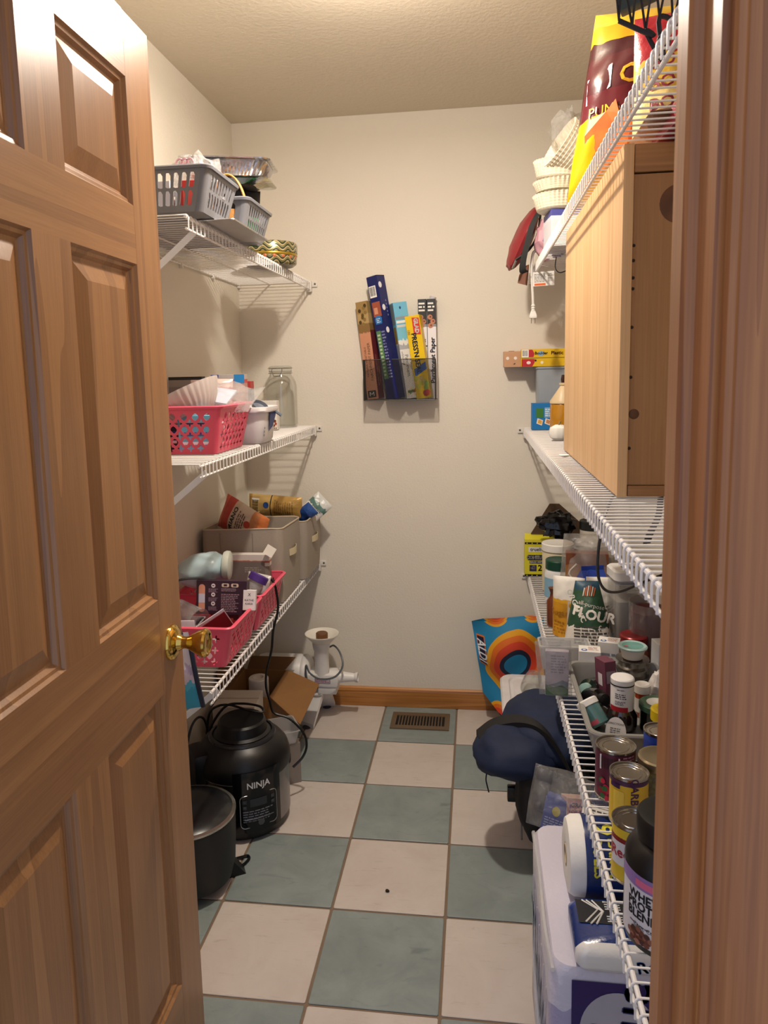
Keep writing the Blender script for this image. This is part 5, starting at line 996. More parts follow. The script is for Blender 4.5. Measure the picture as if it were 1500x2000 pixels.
t = thing('jar', 'white-lidded cream tub behind the green-lidded jar', 'jar', (.694, .062, z0)); obj('body', B().lathe([(.050, 0), (.056, .005), (.057, .150), (.053, .160), (.0005, .160)], 36), mat('#d2c7a8', .35), t); jarlid(t, .060, .158, .028, mat('#e4e1db', .4)); textlines(t, -.03, .02, -.05, .03, 4, oncyl(.0575, .08, -1.9), mat('#8a8468', .5), 3)
t = thing('jar', 'clear jar of white powder with a dark green lid and pale blue label', 'jar', (.682, -.078, z0))
obj('body', B().lathe([(.042, 0), (.048, .006), (.049, .105), (.044, .122), (.040, .128), (.0005, .128)], 36), mat('#dfe2e0', .2, coat=.4), t); jarlid(t, .046, .124, .034, mat('#124030', .4))
strip(t, 'blue_label', -.060, .050, -.030, .040, oncyl(.0496, .056, -1.9), mat('#86b2cc', .45), 16); strip(t, 'white_panel', -.008, .030, -.026, .012, oncyl(.0499, .056, -1.9), mat('#e6e8ea', .5), 6); textlines(t, -.006, .028, -.022, .008, 4, oncyl(.0502, .056, -1.9), mat('#6a7a86', .5), 5); textlines(t, -.006, .036, .018, .036, 2, oncyl(.0499, .056, -1.9), mat('#e6eef4', .5), 6)
t, F = bag('clear_bag', 'large clear plastic bag bulging around a brown paper packet, behind the blue carton', 'plastic bag', .20, .27, .11, clear('#efe2cf', .10, .16, .95, .6, 45), rot(-.03, 0, -.1, (.768, -.180, z0)), seed=71, crk=.012, taper=.2)
t, F = carton('brown_packet', 'brown packet with white swirls inside the large clear bag', 'packet', .14, .045, .205, bands([(0, '#8a5630'), (.5, '#a06a34'), (.85, '#7a4426')], 'Z', .45, wob=.1), (.765, -.178, z0+.004), -.1)
b = B(); f = F['front']; b.tube([f(-.045+.014*math.sin(i*.9), -.03+.012*i) for i in range(9)], .003, 5); b.tube([f(-.030+.012*math.sin(i*.9+1), -.05+.012*i) for i in range(8)], .0025, 5); obj('white_swirl', b, WHITE, t)
t = thing('tub', 'peach coloured tub with a grey lid in the row behind the flip-top canister', 'tub', (.848, -.095, z0)); obj('body', B().lathe([(.040, 0), (.044, .004), (.049, .165), (.0005, .166)], 36), bands([(0, '#c98a4a'), (.5, '#d39a52'), (.95, '#d9c9a8')], 'Z', .4), t); jarlid(t, .053, .164, .022, mat('#a7a39c', .4))
t, F = carton('juice_carton', 'small blue drink carton with a blue screw cap in front of the clear bag', 'carton', .078, .070, .150, bands([(0, '#2f4f2e'), (.30, '#3c6b3a'), (.42, '#3f86c9'), (.62, '#4a90d2'), (.78, '#274ea8'), (1, '#22409a')], 'Z', .35, wob=.05, wscale=6), (.765, -.300, z0), .25)
gb = B(); gb.loft([[(-.039, -.035, .149), (.039, -.035, .149), (.039, .035, .149), (-.039, .035, .149)], [(-.038, -.003, .180), (.038, -.003, .180), (.038, .003, .180), (-.038, .003, .180)], [(-.038, -.002, .194), (.038, -.002, .194), (.038, .002, .194), (-.038, .002, .194)]]); obj('gable', gb, mat('#24419c', .35), t, False)
obj('cap', B().lathe([(.016, 0), (.016, .014), (.014, .016), (.0005, .016)], 20, rot(.75, 0, 0, (-.014, -.020, .165))), mat('#1b3a9c', .35), t); patch(t, 'white_mark', blob(.012, .050, .008, .008, 14), F['front'], WHITE); patch(t, 'blue_mark', [(.007, .046), (.017, .046), (.012, .055)], above(F['front'], .0004), mat('#274ea8', .5))
# flip-top canisters
def flipcan(label, x, y, hgt, w_, fill, fillh, lidm, rz=0.):
    t = thing('canister', label, 'canister', (x, y, z0), rz); a = w_/2
    b = B(); b.loft([ring(a*.9, a*.9, .014, 0), ring(a, a, .016, .010), ring(a, a, .016, hgt), ring(a-.002, a-.002, .015, hgt), ring(a-.002, a-.002, .015, .012), ring(a*.88, a*.88, .013, .004)]); obj('body', b, clear('#eef0f0', .04, .10, .96), t)
    obj('contents', B().loft([ring(a*.87, a*.87, .013, .006), ring(a-.004, a-.004, .014, .016), ring(a-.004, a-.004, .014, fillh), ring(a*.6, a*.6, .014, fillh+.006)]), fill, t)
    l = B(); l.loft([ring(a-.004, a-.004, .014, hgt-.012), ring(a-.003, a-.003, .014, hgt+.001), ring(a+.003, a+.003, .018, hgt+.002), ring(a+.003, a+.003, .018, hgt+.026), ring(a-.003, a-.003, .016, hgt+.032), ring(a*.5, a*.5, .014, hgt+.031)]); obj('lid', l, lidm, t)
    obj('seal', B().loft([ring(a-.001, a-.001, .015, hgt-.010), ring(a-.001, a-.001, .015, hgt-.004)], cap0=False, cap1=False), mat('#8a8a96', .5), t)
    obj('push_button', B().lathe([(.016, hgt+.031), (.016, hgt+.036), (.013, hgt+.037), (.0005, hgt+.0365)], 24), lidm, t); obj('button_ring', B().lathe([(.018, hgt+.0318), (.0205, hgt+.0318), (.0205, hgt+.0325), (.018, hgt+.0325)], 24, cap0=False, cap1=False), mat('#8d8a86', .5), t); return t
flipcan('square clear canister with a white push-button lid, flour inside, behind the red-lidded jar', .842, -.470, .205, .098, mat('#bdb5ac', .8, bump=.3), .14, mat('#e6e5e3', .3), .12)
t = thing('pitcher', 'clear round container of dark red powder behind the red-lidded jar', 'container', (.885, -.610, z0)); obj('body', B().lathe([(.060, 0), (.064, .004), (.066, .175), (.064, .175), (.062, .006), (.0005, .004)], 40), clear('#f0e6e6', .04, .08, .96), t); obj('contents', B().lathe([(.0005, .006), (.060, .006), (.0625, .150), (.03, .156), (.0005, .156)], 32), mat('#5a0f1c', .6, bump=.3), t)
# bags of sugar and flour
t, F = bag('sugar_bag', 'white and golden yellow paper sugar bag at the lip of the lowest right shelf', 'bag', .098, .185, .075, bands([(0, '#c98f1a'), (.60, '#d9a224'), (.66, '#e2ddd4'), (1, '#e6e2da')], 'Z', .55, bump=.35, bscale=35, wob=.05), rot(0, 0, -.35, (.678, -.405, z0)), seed=81, crk=.007, flat_bottom=True)
patch(t, 'white_band', rect(.004, .016, .004, .115), F, mat('#d9d2c6', .5)); lettering(t, 'Sugar', .026, lambda x, y: F(x-.022, y+.075), mat('#a8701a', .5), bold=.0005); textlines(t, -.040, -.002, .01, .05, 4, F, mat('#a8701a', .5), 2)
t, F = bag('sugar_bag', 'white paper bag with a printed stamp on its fold, behind the flour bag', 'bag', .105, .180, .08, bands([(0, '#8a827c'), (.35, '#b9453a'), (.42, '#c9c3bc'), (.62, '#dcd7d0'), (1, '#e4e0d9')], 'Z', .55, bump=.35, bscale=35, wob=.05), rot(0, 0, -.1, (.786, -.385, z0)), seed=82, crk=.007, flat_bottom=True)
lettering(t, 'LOT', .012, lambda x, y: F(x+.02, y+.150), mat('#6a6560', .6), rz=PI/2); textlines(t, -.03, .045, .02, .10, 8, F, mat('#5a534e', .5), 8)
t, F = bag('flour_bag', 'white and dark green flour bag folded over at the top, leaning on the sugar bags', 'bag', .150, .198, .085, bands([(0, '#d8d3cb'), (.36, '#dedad2'), (.40, '#274a33'), (.80, '#2c5239'), (.96, '#1f4a60')], 'Z', .5, bump=.35, bscale=35, wob=.16, wscale=7), rot(-.16, -.05, -.18, (.725, -.515, z0)), seed=83, crk=.008, taper=.55, flat_bottom=True)
lettering(t, 'FLOUR', .040, lambda x, y: F(x+.018, y+.098), mat('#e8e4da', .5), bold=.0016, rz=-.25); lettering(t, 'all-purpose', .017, lambda x, y: F(x+.012, y+.128), mat('#d9d5cb', .5), rz=-.25); textlines(t, -.04, .062, .014, .070, 6, F, mat('#4a4742', .5), 4)
lettering(t, 'ORGANIC', .022, lambda x, y: F(x-.032, y+.125), mat('#d9d5cb', .5), rz=-1.1, bold=.0006)
for k in range(6): patch(t, 'shell_print', [(.004-.006*k+.016, .155), (.012-.006*k+.014, .186-abs(k-2.5)*.003), (.008-.006*k+.014, .187-abs(k-2.5)*.003), (.001-.006*k+.016, .155)], lambda x, y: F(x, y)+Vector((0, -.001, 0)), mat(('#c9653a', '#e0d2c0')[k % 2], .5))
t = thing('extract_bottle', 'slim brown bottle with a crumpled top against the wire lip beside the sugar bag', 'bottle', (.637, -.335, z0)); obj('body', B().lathe([(.016, 0), (.019, .004), (.019, .085), (.010, .100), (.009, .112), (.016, .128), (.0005, .126)], 16, wob=lambda a, z: 1+.06*math.sin(a*3+z*60)), mat('#6b351c', .25, bump=.4, bscale=60, coat=.4), t)
t = thing('jar', 'amber glass jar with a deep red lid', 'jar', (.826, -.650, z0)); t['label'] = 'squat amber glass jar with a deep red metal lid behind the teal-lidded cup'
obj('body', B().lathe([(.034, 0), (.044, .006), (.046, .035), (.042, .056), (.034, .068), (.034, .074), (.0005, .074)], 36), mat('#6e2c14', .12, coat=.6), t); jarlid(t, .039, .070, .022, mat('#8a2426', .3, .3))
# small things in the middle
AX = mat('#dfdcd8', .5)
for k, (x, y, a, l) in enumerate(((.690, -.760, -.12, 'small white carton with a blue round logo, nearer of two behind the grey tray'), (.750, -.705, -.25, 'small white carton with a blue round logo, farther one beside the red-lidded jar'))):
    t, F = carton('medicine_box', l, 'box', .056, .046, .088+.006*k, AX, (x, y, z0), a); f = F['top']; g = above(f, .0004)
    patch(t, 'logo_ring', blob(-.014, -.010, .008, .008), f, mat('#3a6ab0', .5)); patch(t, 'logo_dot', blob(-.014, -.010, .004, .004), g, WHITE); textlines(t, -.004, .024, -.012, .014, 3, f, mat('#c9a29a', .5), k); textlines(t, -.022, .022, -.030, .02, 4, F['front'], mat('#8a8f9c', .5), k+4)
t = thing('clear_bin', 'grey translucent plastic bin standing open behind the grey tray', 'bin', (.640, -.735, z0)); b = B(); b.loft([ring(.060, .028, .008, 0), ring(.068, .036, .010, .066), ring(.071, .039, .010, .066), ring(.071, .039, .010, .070), ring(.066, .034, .010, .070), ring(.058, .026, .008, .003)]); 
t.location = (.634, -.668, z0); obj('bin', b, clear('#d3d5d6', .10, .34, .92), t)
t = thing('steel_bowl', 'stack of small shiny steel cups under the teal-lidded cup', 'cups', (.792, -.800, z0))
for k in range(3): obj('cup', B().lathe([(.032, .022*k), (.038, .022*k+.034), (.042, .022*k+.036), (.042, .022*k+.038), (.036, .022*k+.037), (.0005, .022*k+.034)], 32), mat('#a9a6a2', .25, 1.), t)
t = thing('condiment_cup', 'small white cup with a printed teal lid on top of the steel cups', 'cup', (.792, -.800, z0+.083)); obj('cup', B().lathe([(.024, 0), (.026, .002), (.032, .028), (.0005, .028)], 32), mat('#d8d3cc', .35), t); obj('lid', B().lathe([(.036, .027), (.037, .031), (.034, .034), (.030, .0325), (.0005, .0325)], 32), mat('#a8c6c2', .3), t); obj('lid_print', B().lathe([(.027, .0328), (.0005, .0332)], 24), mat('#6fa39c', .4), t); patch(t, 'red_print', blob(-.018, -.008, .006, .005), onplane((0, 0, .0338), (1, 0, 0), (0, 1, 0)), mat('#b8626a', .5))
t, F = carton('carton', 'white carton with a blue oval logo by the door frame, behind the pill bottle', 'box', .07, .05, .118, mat('#dcdcde', .5), (.888, -.770, z0), .15); f = F['front']; patch(t, 'oval_logo', blob(-.02, .02, .008, .016), f, mat('#3a62a8', .5)); patch(t, 'oval_inner', blob(-.02, .02, .005, .012), above(f, .0004), mat('#dcdcde', .5))
# clear bag with a printed packet leaning over the lip
t, F = bag('clear_bag', 'clear cellophane bag around a lilac and green packet, leaning over the shelf lip', 'plastic bag', .082, .150, .045, clear('#f2f2f0', .05, .14, .97, .9, 60), rot(.05, -.06, -.1, (.592, -.862, z0)), seed=91, crk=.010, taper=-.1)
t, F = carton('tea_packet', 'pale lilac packet printed with grey and green hills inside the cellophane bag', 'packet', .058, .018, .118, mat('#b5aab5', .5), (.594, -.862, z0+.003), -.1); f = F['front']
patch(t, 'hill_print', [(-.028, -.058), (.028, -.058), (.028, -.038), (.010, -.030), (-.008, -.036), (-.028, -.030)], f, mat('#4f6b4a', .5)); patch(t, 'hill_print', [(-.028, -.034), (.0, -.024), (.014, -.016), (.028, -.022), (.028, -.036), (-.028, -.032)], f, mat('#77828c', .5)); textlines(t, -.015, .024, .0, .05, 7, f, mat('#8a8290', .5), 4)
# grey tray with bottles
t = thing('tray', 'grey plastic tray full of bottles on the lowest right shelf', 'tray', (.752, -.985, z0))
tb2 = B(); tb2.loft([ring(.108, .185, .022, 0), ring(.117, .194, .026, .055), ring(.125, .202, .032, .056), ring(.127, .204, .034, .060), ring(.125, .202, .032, .0635), ring(.116, .193, .026, .063), ring(.112, .189, .024, .055), ring(.104, .181, .02, .003)]); obj('tray', tb2, mat('#85837f', .35), t)
z1 = z0+.0045
t = thing('syrup_bottle', 'dark syrup bottle with a tall white cap wrap and red band in the tray', 'bottle', (.722, -1.035, z1))
obj('body', B().lathe([(.026, 0), (.032, .004), (.034, .012), (.034, .036), (.028, .046), (.0245, .052), (.0005, .052)], 36), mat('#1d0f0c', .08, coat=.8), t); 
obj('wrap', B().lathe([(.0255, .046), (.0258, .106), (.0245, .116), (.0005, .116)], 36, cap0=False), mat('#dedbd8', .4), t); obj('cap', B().lathe([(.0258, .110), (.0262, .112), (.0262, .122), (.024, .1245), (.0005, .1245)], 36), mat('#e6e4e2', .35), t); obj('black_line', B().lathe([(.0264, .108), (.0268, .1095), (.0264, .111)], 36, cap0=False, cap1=False), INK, t)
oc = oncyl(.0261, .075, -1.85); strip(t, 'red_band', -.030, .016, -.027, -.014, oc, mat('#a8202a', .4), 10); textlines(t, -.014, .012, .004, .018, 3, oc, mat('#4a4a52', .5), 2); textlines(t, -.014, .010, -.010, .0, 3, oc, mat('#4a4a52', .5), 3); textlines(t, -.010, .010, .024, .028, 1, oc, mat('#6a6a72', .5), 5)
t = thing('pill_bottle', 'small orange pill bottle with a white cap behind the syrup bottle', 'bottle', (.782, -.965, z1)); obj('body', B().lathe([(.015, 0), (.0165, .003), (.0165, .060), (.0005, .060)], 24), mat('#b4471a', .15, coat=.5), t); obj('label', B().lathe([(.0167, .012), (.0167, .046)], 24, cap0=False, cap1=False), mat('#d9d5cf', .5), t); jarlid(t, .0185, .058, .022, mat('#e2dfda', .4))
t = thing('spice_bottle', 'teal plastic bottle with a white cap lying tilted in the grey tray', 'bottle', M=rot(-.5, -.55, 0, (.672, -1.05, z1+.010))); obj('body', B().lathe([(.020, 0), (.024, .004), (.024, .050), (.0005, .050)], 28), mat('#4e7474', .15, coat=.5), t); jarlid(t, .0255, .048, .016, mat('#e0ddd8', .4)); strip(t, 'red_print', -.012, .008, .006, .016, oncyl(.0243, .0, -1.7), mat('#a84a58', .5), 5)
for k, (x, y, a) in enumerate(((.664, -.915, .4), (.690, -.860, -.5))):
    t = thing('vitamin_bottle', ('glossy black bottle lying in the far end of the grey tray', 'green-black bottle lying deepest in the grey tray')[k], 'bottle', M=rot(PI/2-.25, 0, a, (x, y, z1+.024))); obj('body', B().lathe([(.018, 0), (.022, .004), (.022, .05), (.012, .060), (.012, .066), (.0005, .066)], 24), mat(('#0c0c0f', '#16261f')[k], .12, coat=.6), t); obj('cap', B().lathe([(.014, .062), (.014, .078), (.0005, .079)], 20), mat(('#1a1a1c', '#9cc0b8')[k], .3), t); strip(t, 'label', -.012, .014, .012, .042, oncyl(.0223, 0, -1.2), mat(('#b9b4b0', '#c9d6d0')[k], .5), 5)
t, F = carton('medicine_box', 'tall plum coloured carton tilted in the grey tray beside the syrup bottle', 'box', .030, .050, .108, mat('#6b3a4c', .45), M=rot(-.08, -.03, .35, (.712, -.905, z1+.004))); patch(t, 'white_patch', rect(-.010, .010, -.01, .02), F['left'], mat('#d3cdd0', .5)); patch(t, 'grey_patch', rect(-.012, .012, .0, .03), F['front'], mat('#9c8a92', .5))
t = thing('pickle_jar', 'low dark jar with a green-rimmed lid and pale label in the grey tray', 'jar', (.800, -1.035, z1)); obj('body', B().lathe([(.034, 0), (.038, .004), (.038, .050), (.0005, .052)], 32), mat('#14120e', .1, coat=.6), t); jarlid(t, .040, .050, .016, mat('#3c5a44', .35)); obj('lid_label', B().lathe([(.024, .0656), (.0005, .066)], 24), mat('#d3cfc8', .5), t); patch(t, 'red_print', rect(.004, .014, -.010, -.002), onplane((0, 0, .0664), (1, 0, 0), (0, 1, 0)), mat('#a8323a', .5))
t = thing('jam_jar', 'dark brown jar with a bright yellow lid in the near corner of the grey tray', 'jar', (.792, -1.130, z1)); obj('body', B().lathe([(.026, 0), (.030, .004), (.031, .050), (.026, .066), (.024, .072), (.0005, .072)], 32), mat('#2a130c', .1, coat=.7), t); strip(t, 'label', -.02, .02, -.02, .012, oncyl(.0313, .03, -1.9), mat('#7d2a22', .5), 8); jarlid(t, .0285, .070, .026, mat('#e0c41c', .35)); textlines(t, -.012, .012, -.006, .006, 2, onplane((0, 0, .0962), (1, 0, 0), (0, 1, 0)), mat('#7a6a12', .5), 1)
t = thing('label_disc', 'oval white printed paper label standing at the near edge of the grey tray', 'label', M=rot(-.25, 0, -.35, (.690, -1.130, z1+.002))); obj('disc', B().prism([(.022*math.cos(q), .032+.032*math.sin(q)) for q in [i/28*2*PI for i in range(28)]], -.0006, .0006, rot(PI/2, 0, 0)), mat('#cfcac6', .5), t); f = onplane((0, -.0009, .032), (1, 0, 0), (0, 0, 1)); textlines(t, -.012, .012, -.022, .010, 7, f, mat('#6a6668', .5), 2); lettering(t, 'DIRECTIONS', .006, lambda x, y: f(x, y+.018), INK)
crumple('wrapper', 'crumpled white wrapper with black print behind the pill bottle', 'wrapper', (.832, -.925, z1+.050), (.028, .03, .045), mat('#cfc9c4', .5, bump=.4, bscale=60, var=.35, vscale=45), 13, .3, 20)
# cans
t, g = tincan('tall cherry can with a silver lid and barcode nearest the wire lip', .659, -1.302, z0, .0385, .103, mat('#5a1f38', .4))
o = g(-2.0); 
for k in range(26): patch(t, 'cherry_print', blob(rnd.uniform(-.024, .012), rnd.uniform(-.045, -.006), .0055, .0055, 10), oncyl(.0388+.00005*k, .0515, -2.0), mat(rnd.choice(['#b81f3c', '#c92a4a', '#8f1430', '#2f6a3a']), .35))
bc = oncyl(.0389, .0515, -2.0); barcode(t, -.022, .018, .012, .042, bc, 14, 9); textlines(t, .024, .052, -.045, .045, 16, bc, mat('#b98a9c', .5), 7)
t, g = tincan('yellow labelled can with purple lettering beside the olive jar', .668, -1.386, z0, .035, .096, bands([(0, '#d9b428'), (.80, '#d9b428'), (.90, '#4a2348')], 'Z', .4)); o = oncyl(.0352, .049, -2.0)
lettering(t, 'GARBANZO', .020, lambda x, y: o(x+.018, y-.004), mat('#4a2a52', .5), rz=-PI/2, bold=.0005); strip(t, 'yellow_figure', -.022, .0, -.02, .022, o, mat('#e8c84a', .5), 5); strip(t, 'purple_corner', -.03, -.008, .026, .034, o, mat('#3a1a4a', .5), 5)
t = thing('olive_jar', 'glass jar of green olives with a gold metal lid next to the yellow can', 'jar', (.733, -1.340, z0))
obj('body', B().lathe([(.034, 0), (.040, .005), (.041, .072), (.037, .086), (.036, .092), (.034, .092), (.035, .084), (.0385, .072), (.0375, .007), (.0005, .004)], 36), clear('#eef0e2', .04, .08, .97), t)
ol = B()
for k in range(34): a, rr_ = k*2.4, .027*math.sqrt((k % 9+.5)/9); ol.ellipsoid((rr_*math.cos(a), rr_*math.sin(a), .014+.060*(k/34)), (.0085, .0075, .0075), 8)
tag(obj('olives', ol, mat('#7d7a34', .35), t), kind='stuff'); jarlid(t, .040, .086, .018, mat('#b0a58a', .28, .9))
t, g = tincan('blue and yellow can by the door frame beyond the olive jar', .757, -1.243, z0, .033, .108, bands([(0, '#e0bc1e'), (.52, '#e0bc1e'), (.56, '#b8302a'), (.62, '#243c96'), (.92, '#2a48a8')], 'Z', .4, wob=.10, wscale=4)); o = oncyl(.0333, .054, -1.9); lettering(t, 'Corn', .022, lambda x, y: o(x, y-.018), mat('#2f6a3a', .5), bold=.0006); textlines(t, -.015, .02, -.042, -.03, 2, o, mat('#6a5a1a', .5), 3)
t, g = tincan('red and yellow scalloped can in front, beside the black protein tub', .646, -1.540, z0, .036, .100, bands([(0, '#d9b82a'), (.34, '#d9b82a'), (.37, '#8f1c1c'), (.80, '#7d1616'), (.84, '#e0bc2a')], 'Z', .4, wob=.03, wscale=30)); o = oncyl(.0363, .054, -2.0)
strip(t, 'white_panel', -.035, .004, -.022, .018, o, mat('#dcd6d4', .45), 10); lettering(t, 'Red', .024, lambda x, y: oncyl(.0366, .054, -2.0)(x-.016, y), mat('#a8323a', .5), bold=.0008)
# protein tub
t = thing('protein_tub', 'large black protein powder tub with a white and purple label, by the door frame', 'tub', (.672, -1.668, z0))
R = .066; BT = mat('#131314', .38)
obj('body', B().lathe([(.058, 0), (.064, .004), (R, .012), (R, .120), (.064, .132), (.056, .146), (.046, .153), (.046, .158), (.0005, .158)], 48), BT, t)
obj('lid', B().lathe([(.047, .156), (.0505, .157), (.0505, .186), (.048, .190), (.040, .191), (.0005, .190)], 64, wob=lambda a, z: 1+(.010*(1 if int(a*20) % 2 else 0) if .158 < z < .187 else 0)), BT, t)
o = oncyl(R+.0004, .062, -2.02); o2 = oncyl(R+.0008, .062, -2.02); o3 = oncyl(R+.0011, .062, -2.02)
strip(t, 'paper_label', -.075, .11, -.048, .056, o, mat('#d9d4d6', .4), 28); strip(t, 'purple_band', -.075, .11, .036, .056, o2, mat('#8d6fa8', .4), 28); strip(t, 'pink_mark', -.040, .0, .040, .050, o3, mat('#d86a8a', .4), 6)
for k, s in enumerate(('WHEY', 'PROTEIN', 'BLEND')): lettering(t, s, .0185, lambda x, y, k=k: o2(x-.028+.008*(k == 1), y+.024-.0145*k), INK, bold=.0007, sx=.92)
textlines(t, -.05, .0, -.022, -.018, 1, o2, mat('#5a555a', .5), 2); lettering(t, 'Choc Cookie', .009, lambda x, y: o2(x-.018, y-.021), INK)
for k in range(22): q, rr_ = k*2.4, .016*math.sqrt((k+.5)/22); patch(t, 'cookie_print', blob(-.032+rr_*math.cos(q)*1.25, -.036+rr_*math.sin(q)*.7, .005, .0042, 8), oncyl(R+.0009+.00004*k, .062, -2.02), mat(rnd.choice(['#6d3a2a', '#8a5442', '#4a261c', '#a86e5a']), .5))
# ================================================================== FLOOR, RIGHT
# patterned shopping bag
N = NT('retro_print'); set_b(N.b, Roughness=.55); v = N.coord('Object'); nz = N.noise(v, 6, 1); prev = None
for cx, cz, R_ in ((.030, .255, .135), (-.055, .465, .060), (.100, .475, .055), (-.055, .01, .075), (.165, .09, .075)):
    sb = N.n('ShaderNodeVectorMath', _operation='SUBTRACT'); N.l(v, sb.inputs[0]); sb.inputs[1].default_value = (cx, 0, cz)
    ml = N.n('ShaderNodeVectorMath', _operation='MULTIPLY'); N.l(sb.outputs[0], ml.inputs[0]); ml.inputs[1].default_value = (1/R_, 0, .85/R_)
    ln = N.n('ShaderNodeVectorMath', _operation='LENGTH'); N.l(ml.outputs[0], ln.inputs[0])
    if prev is None: prev = ln.outputs['Value']
    else:
        mn = N.n('ShaderNodeMath', _operation='MINIMUM'); N.l(prev, mn.inputs[0]); N.l(ln.outputs['Value'], mn.inputs[1]); prev = mn.outputs[0]
aw = N.n('ShaderNodeMath', _operation='MULTIPLY_ADD'); N.l(nz, aw.inputs[0]); aw.inputs[1].default_value = .5; N.l(prev, aw.inputs[2])
aw2 = N.n('ShaderNodeMath', _operation='MULTIPLY'); N.l(aw.outputs[0], aw2.inputs[0]); aw2.inputs[1].default_value = .5
r_ = N.ramp(aw2.outputs[0], [(0, '#1f86b8'), (.26, '#1b2440'), (.33, '#d8452a'), (.43, '#e0701f'), (.51, '#e8a51c'), (.58, '#1f86b8')], 'CONSTANT'); N.l(r_.outputs[0], N.b.inputs['Base Color'])
RETRO = N.m
t = thing('shopping_bag', 'turquoise shopping bag with orange and yellow retro swirls leaning against the back wall', 'shopping bag', (.52, .20, 0))
def bagface(u, v, d):
    zt_, zb_ = .418+.022*u, (.116*(1-u*3) if u < .33 else 0)+.02
    x = -.150+.29*u+.045*(1-v)*(1-u); z = zb_+(zt_-zb_)*v
    y = .020*math.sin(u*5+v*3)+.014*math.sin(v*9-u*4)+.05*(v-.5)*.8
    return Vector((x, y+d, z))
b = B(); b.grid(lambda u, v: bagface(u, v, 0), 26, 26); b.grid(lambda u, v: bagface(1-u, v, .035*min(1, 6*min(u, 1-u))), 26, 26); obj('bag', b, RETRO, t, True, 60)
bf = lambda u, v: bagface(u, v, -.0015)
def q_(u0, u1, v0, v1, name, m, e): b = B(); b.grid(lambda u, v: bagface(u0+(u1-u0)*u, v0+(v1-v0)*v, -e), 6, 6); return obj(name, b, m, t, False)
q_(.035, .155, .44, .82, 'logo_edge', mat('#d8702a', .5), .0012); q_(.045, .14, .46, .80, 'logo_field', mat('#141a38', .5), .0020)
lettering(t, 'ALDI', .050, lambda x, y: bagface(.092+x/.29, .62+y/.30, -.0028), mat('#dfe3ea', .5), rz=-PI/2, sx=.8, bold=.001)
# white storage bin with lid
t = thing('storage_bin', 'white plastic storage bin with a snap lid on the floor under the lowest right shelf', 'storage bin', (.675, -.165, 0))
WP = mat('#dcdadc', .35)
b = B(); b.loft([ring(.160, .205, .03, 0), ring(.170, .215, .035, .02), ring(.182, .228, .04, .225), ring(.190, .236, .04, .226), ring(.190, .236, .04, .238), ring(.178, .224, .04, .238), ring(.165, .21, .03, .01)]); obj('bin', b, WP, t)
b = B(); b.loft([ring(.193, .239, .045, .236), ring(.196, .242, .046, .240), ring(.196, .242, .046, .256), ring(.190, .236, .042, .262), ring(.165, .211, .035, .263), ring(.160, .206, .033, .257), ring(.150, .196, .03, .257), ring(.146, .192, .03, .262), ring(.05, .05, .02, .262)]); obj('lid', b, WP, t)
t = thing('glass_jar', 'small clear glass tumbler lying on its side on the white bin lid', 'glass', M=rot(PI/2+.08, 0, -.25, (.602, -.030, .2630+.034))); obj('tumbler', B().lathe([(.0005, .0), (.026, .0), (.031, .006), (.034, .03), (.034, .085), (.031, .092), (.031, .098), (.029, .098), (.029, .091), (.0315, .084), (.0315, .03), (.028, .010), (.0005, .008)], 36), clear('#eef2ee', .03, .05, .97), t)
# crate
t = thing('crate', 'black slotted plastic crate on the floor under the navy jacket', 'crate', (.775, -.590, 0)); CR = mat('#0f0f11', .45)
b = B(); x_, y_, h_ = .155, .185, .215
for s in (-1, 1):
    for k in range(4): zz = .0+k*.058; b.box(s*x_-.006, s*x_+.006, -y_, y_, zz, zz+.038); b.box(-x_+.006, x_-.006, s*y_-.006, s*y_+.006, zz, zz+.038)
    for k in (-1, 1): b.box(s*x_-.008, s*x_+.008, k*y_-.010, k*y_+.010, 0, h_)
b.box(-x_, x_, -y_, y_, 0, .006); obj('crate', b, CR, t, False)
# jacket / soft bag
NAVYC = mat('#16233f', .75, bump=.25, bscale=500, var=.12, vscale=20); DARK = mat('#121014', .75, bump=.2, bscale=400)
t = thing('navy_jacket', 'navy blue padded jacket with a black strap slumped over the black crate', 'jacket')
jd = lambda s: (lambda d: .13*mnoise.noise(d*1.8+Vector((s, 0, 0)))+.06*mnoise.noise(d*4+Vector((0, s, 0))))
b = B(); b.ellipsoid((.505, -.640, .325), (.125, .120, .070), 34, rot(0, .28, -.35, (0, 0, 0)) if False else I4, disp=jd(2)); b.ellipsoid((.610, -.530, .350), (.150, .175, .090), 36, disp=jd(5)); obj('padded_body', b, NAVYC, t, True, 80)
b = B(); b.ellipsoid((.560, -.700, .225), (.060, .070, .130), 28, disp=jd(8)); b.ellipsoid((.625, -.660, .245), (.090, .110, .075), 28, disp=jd(11)); obj('lining', b, DARK, t, True, 80)
pts = smoothpath([(.393, -.605, .350), (.440, -.590, .380), (.500, -.605, .404), (.555, -.645, .414), (.600, -.690, .394), (.645, -.735, .330)], 8); b = B()
b.loft([[p+Vector((.004, -.020, -.014)), p+Vector((-.004, .020, -.008)), p+Vector((-.004, .020, .010)), p+Vector((.004, -.020, .004))] for p in pts]); obj('strap', b, mat('#131114', .6, bump=.4, bscale=500), t)
obj('drawcord', B().tube(smoothpath([(.418, -.700, .290), (.416, -.704, .270), (.420, -.705, .250), (.424, -.703, .232)]), .0022, 6), mat('#141826', .5), t)
obj('buckle', B().box(.478, .520, -.665, -.640, .180, .225, rot(0, 0, 0), bev=.005), mat('#0c0c0d', .25), t); obj('pale_tie', B().tube([(.516, -.600, .19), (.522, -.600, .10), (.524, -.598, .02)], .003, 5), mat('#9a948a', .6), t)
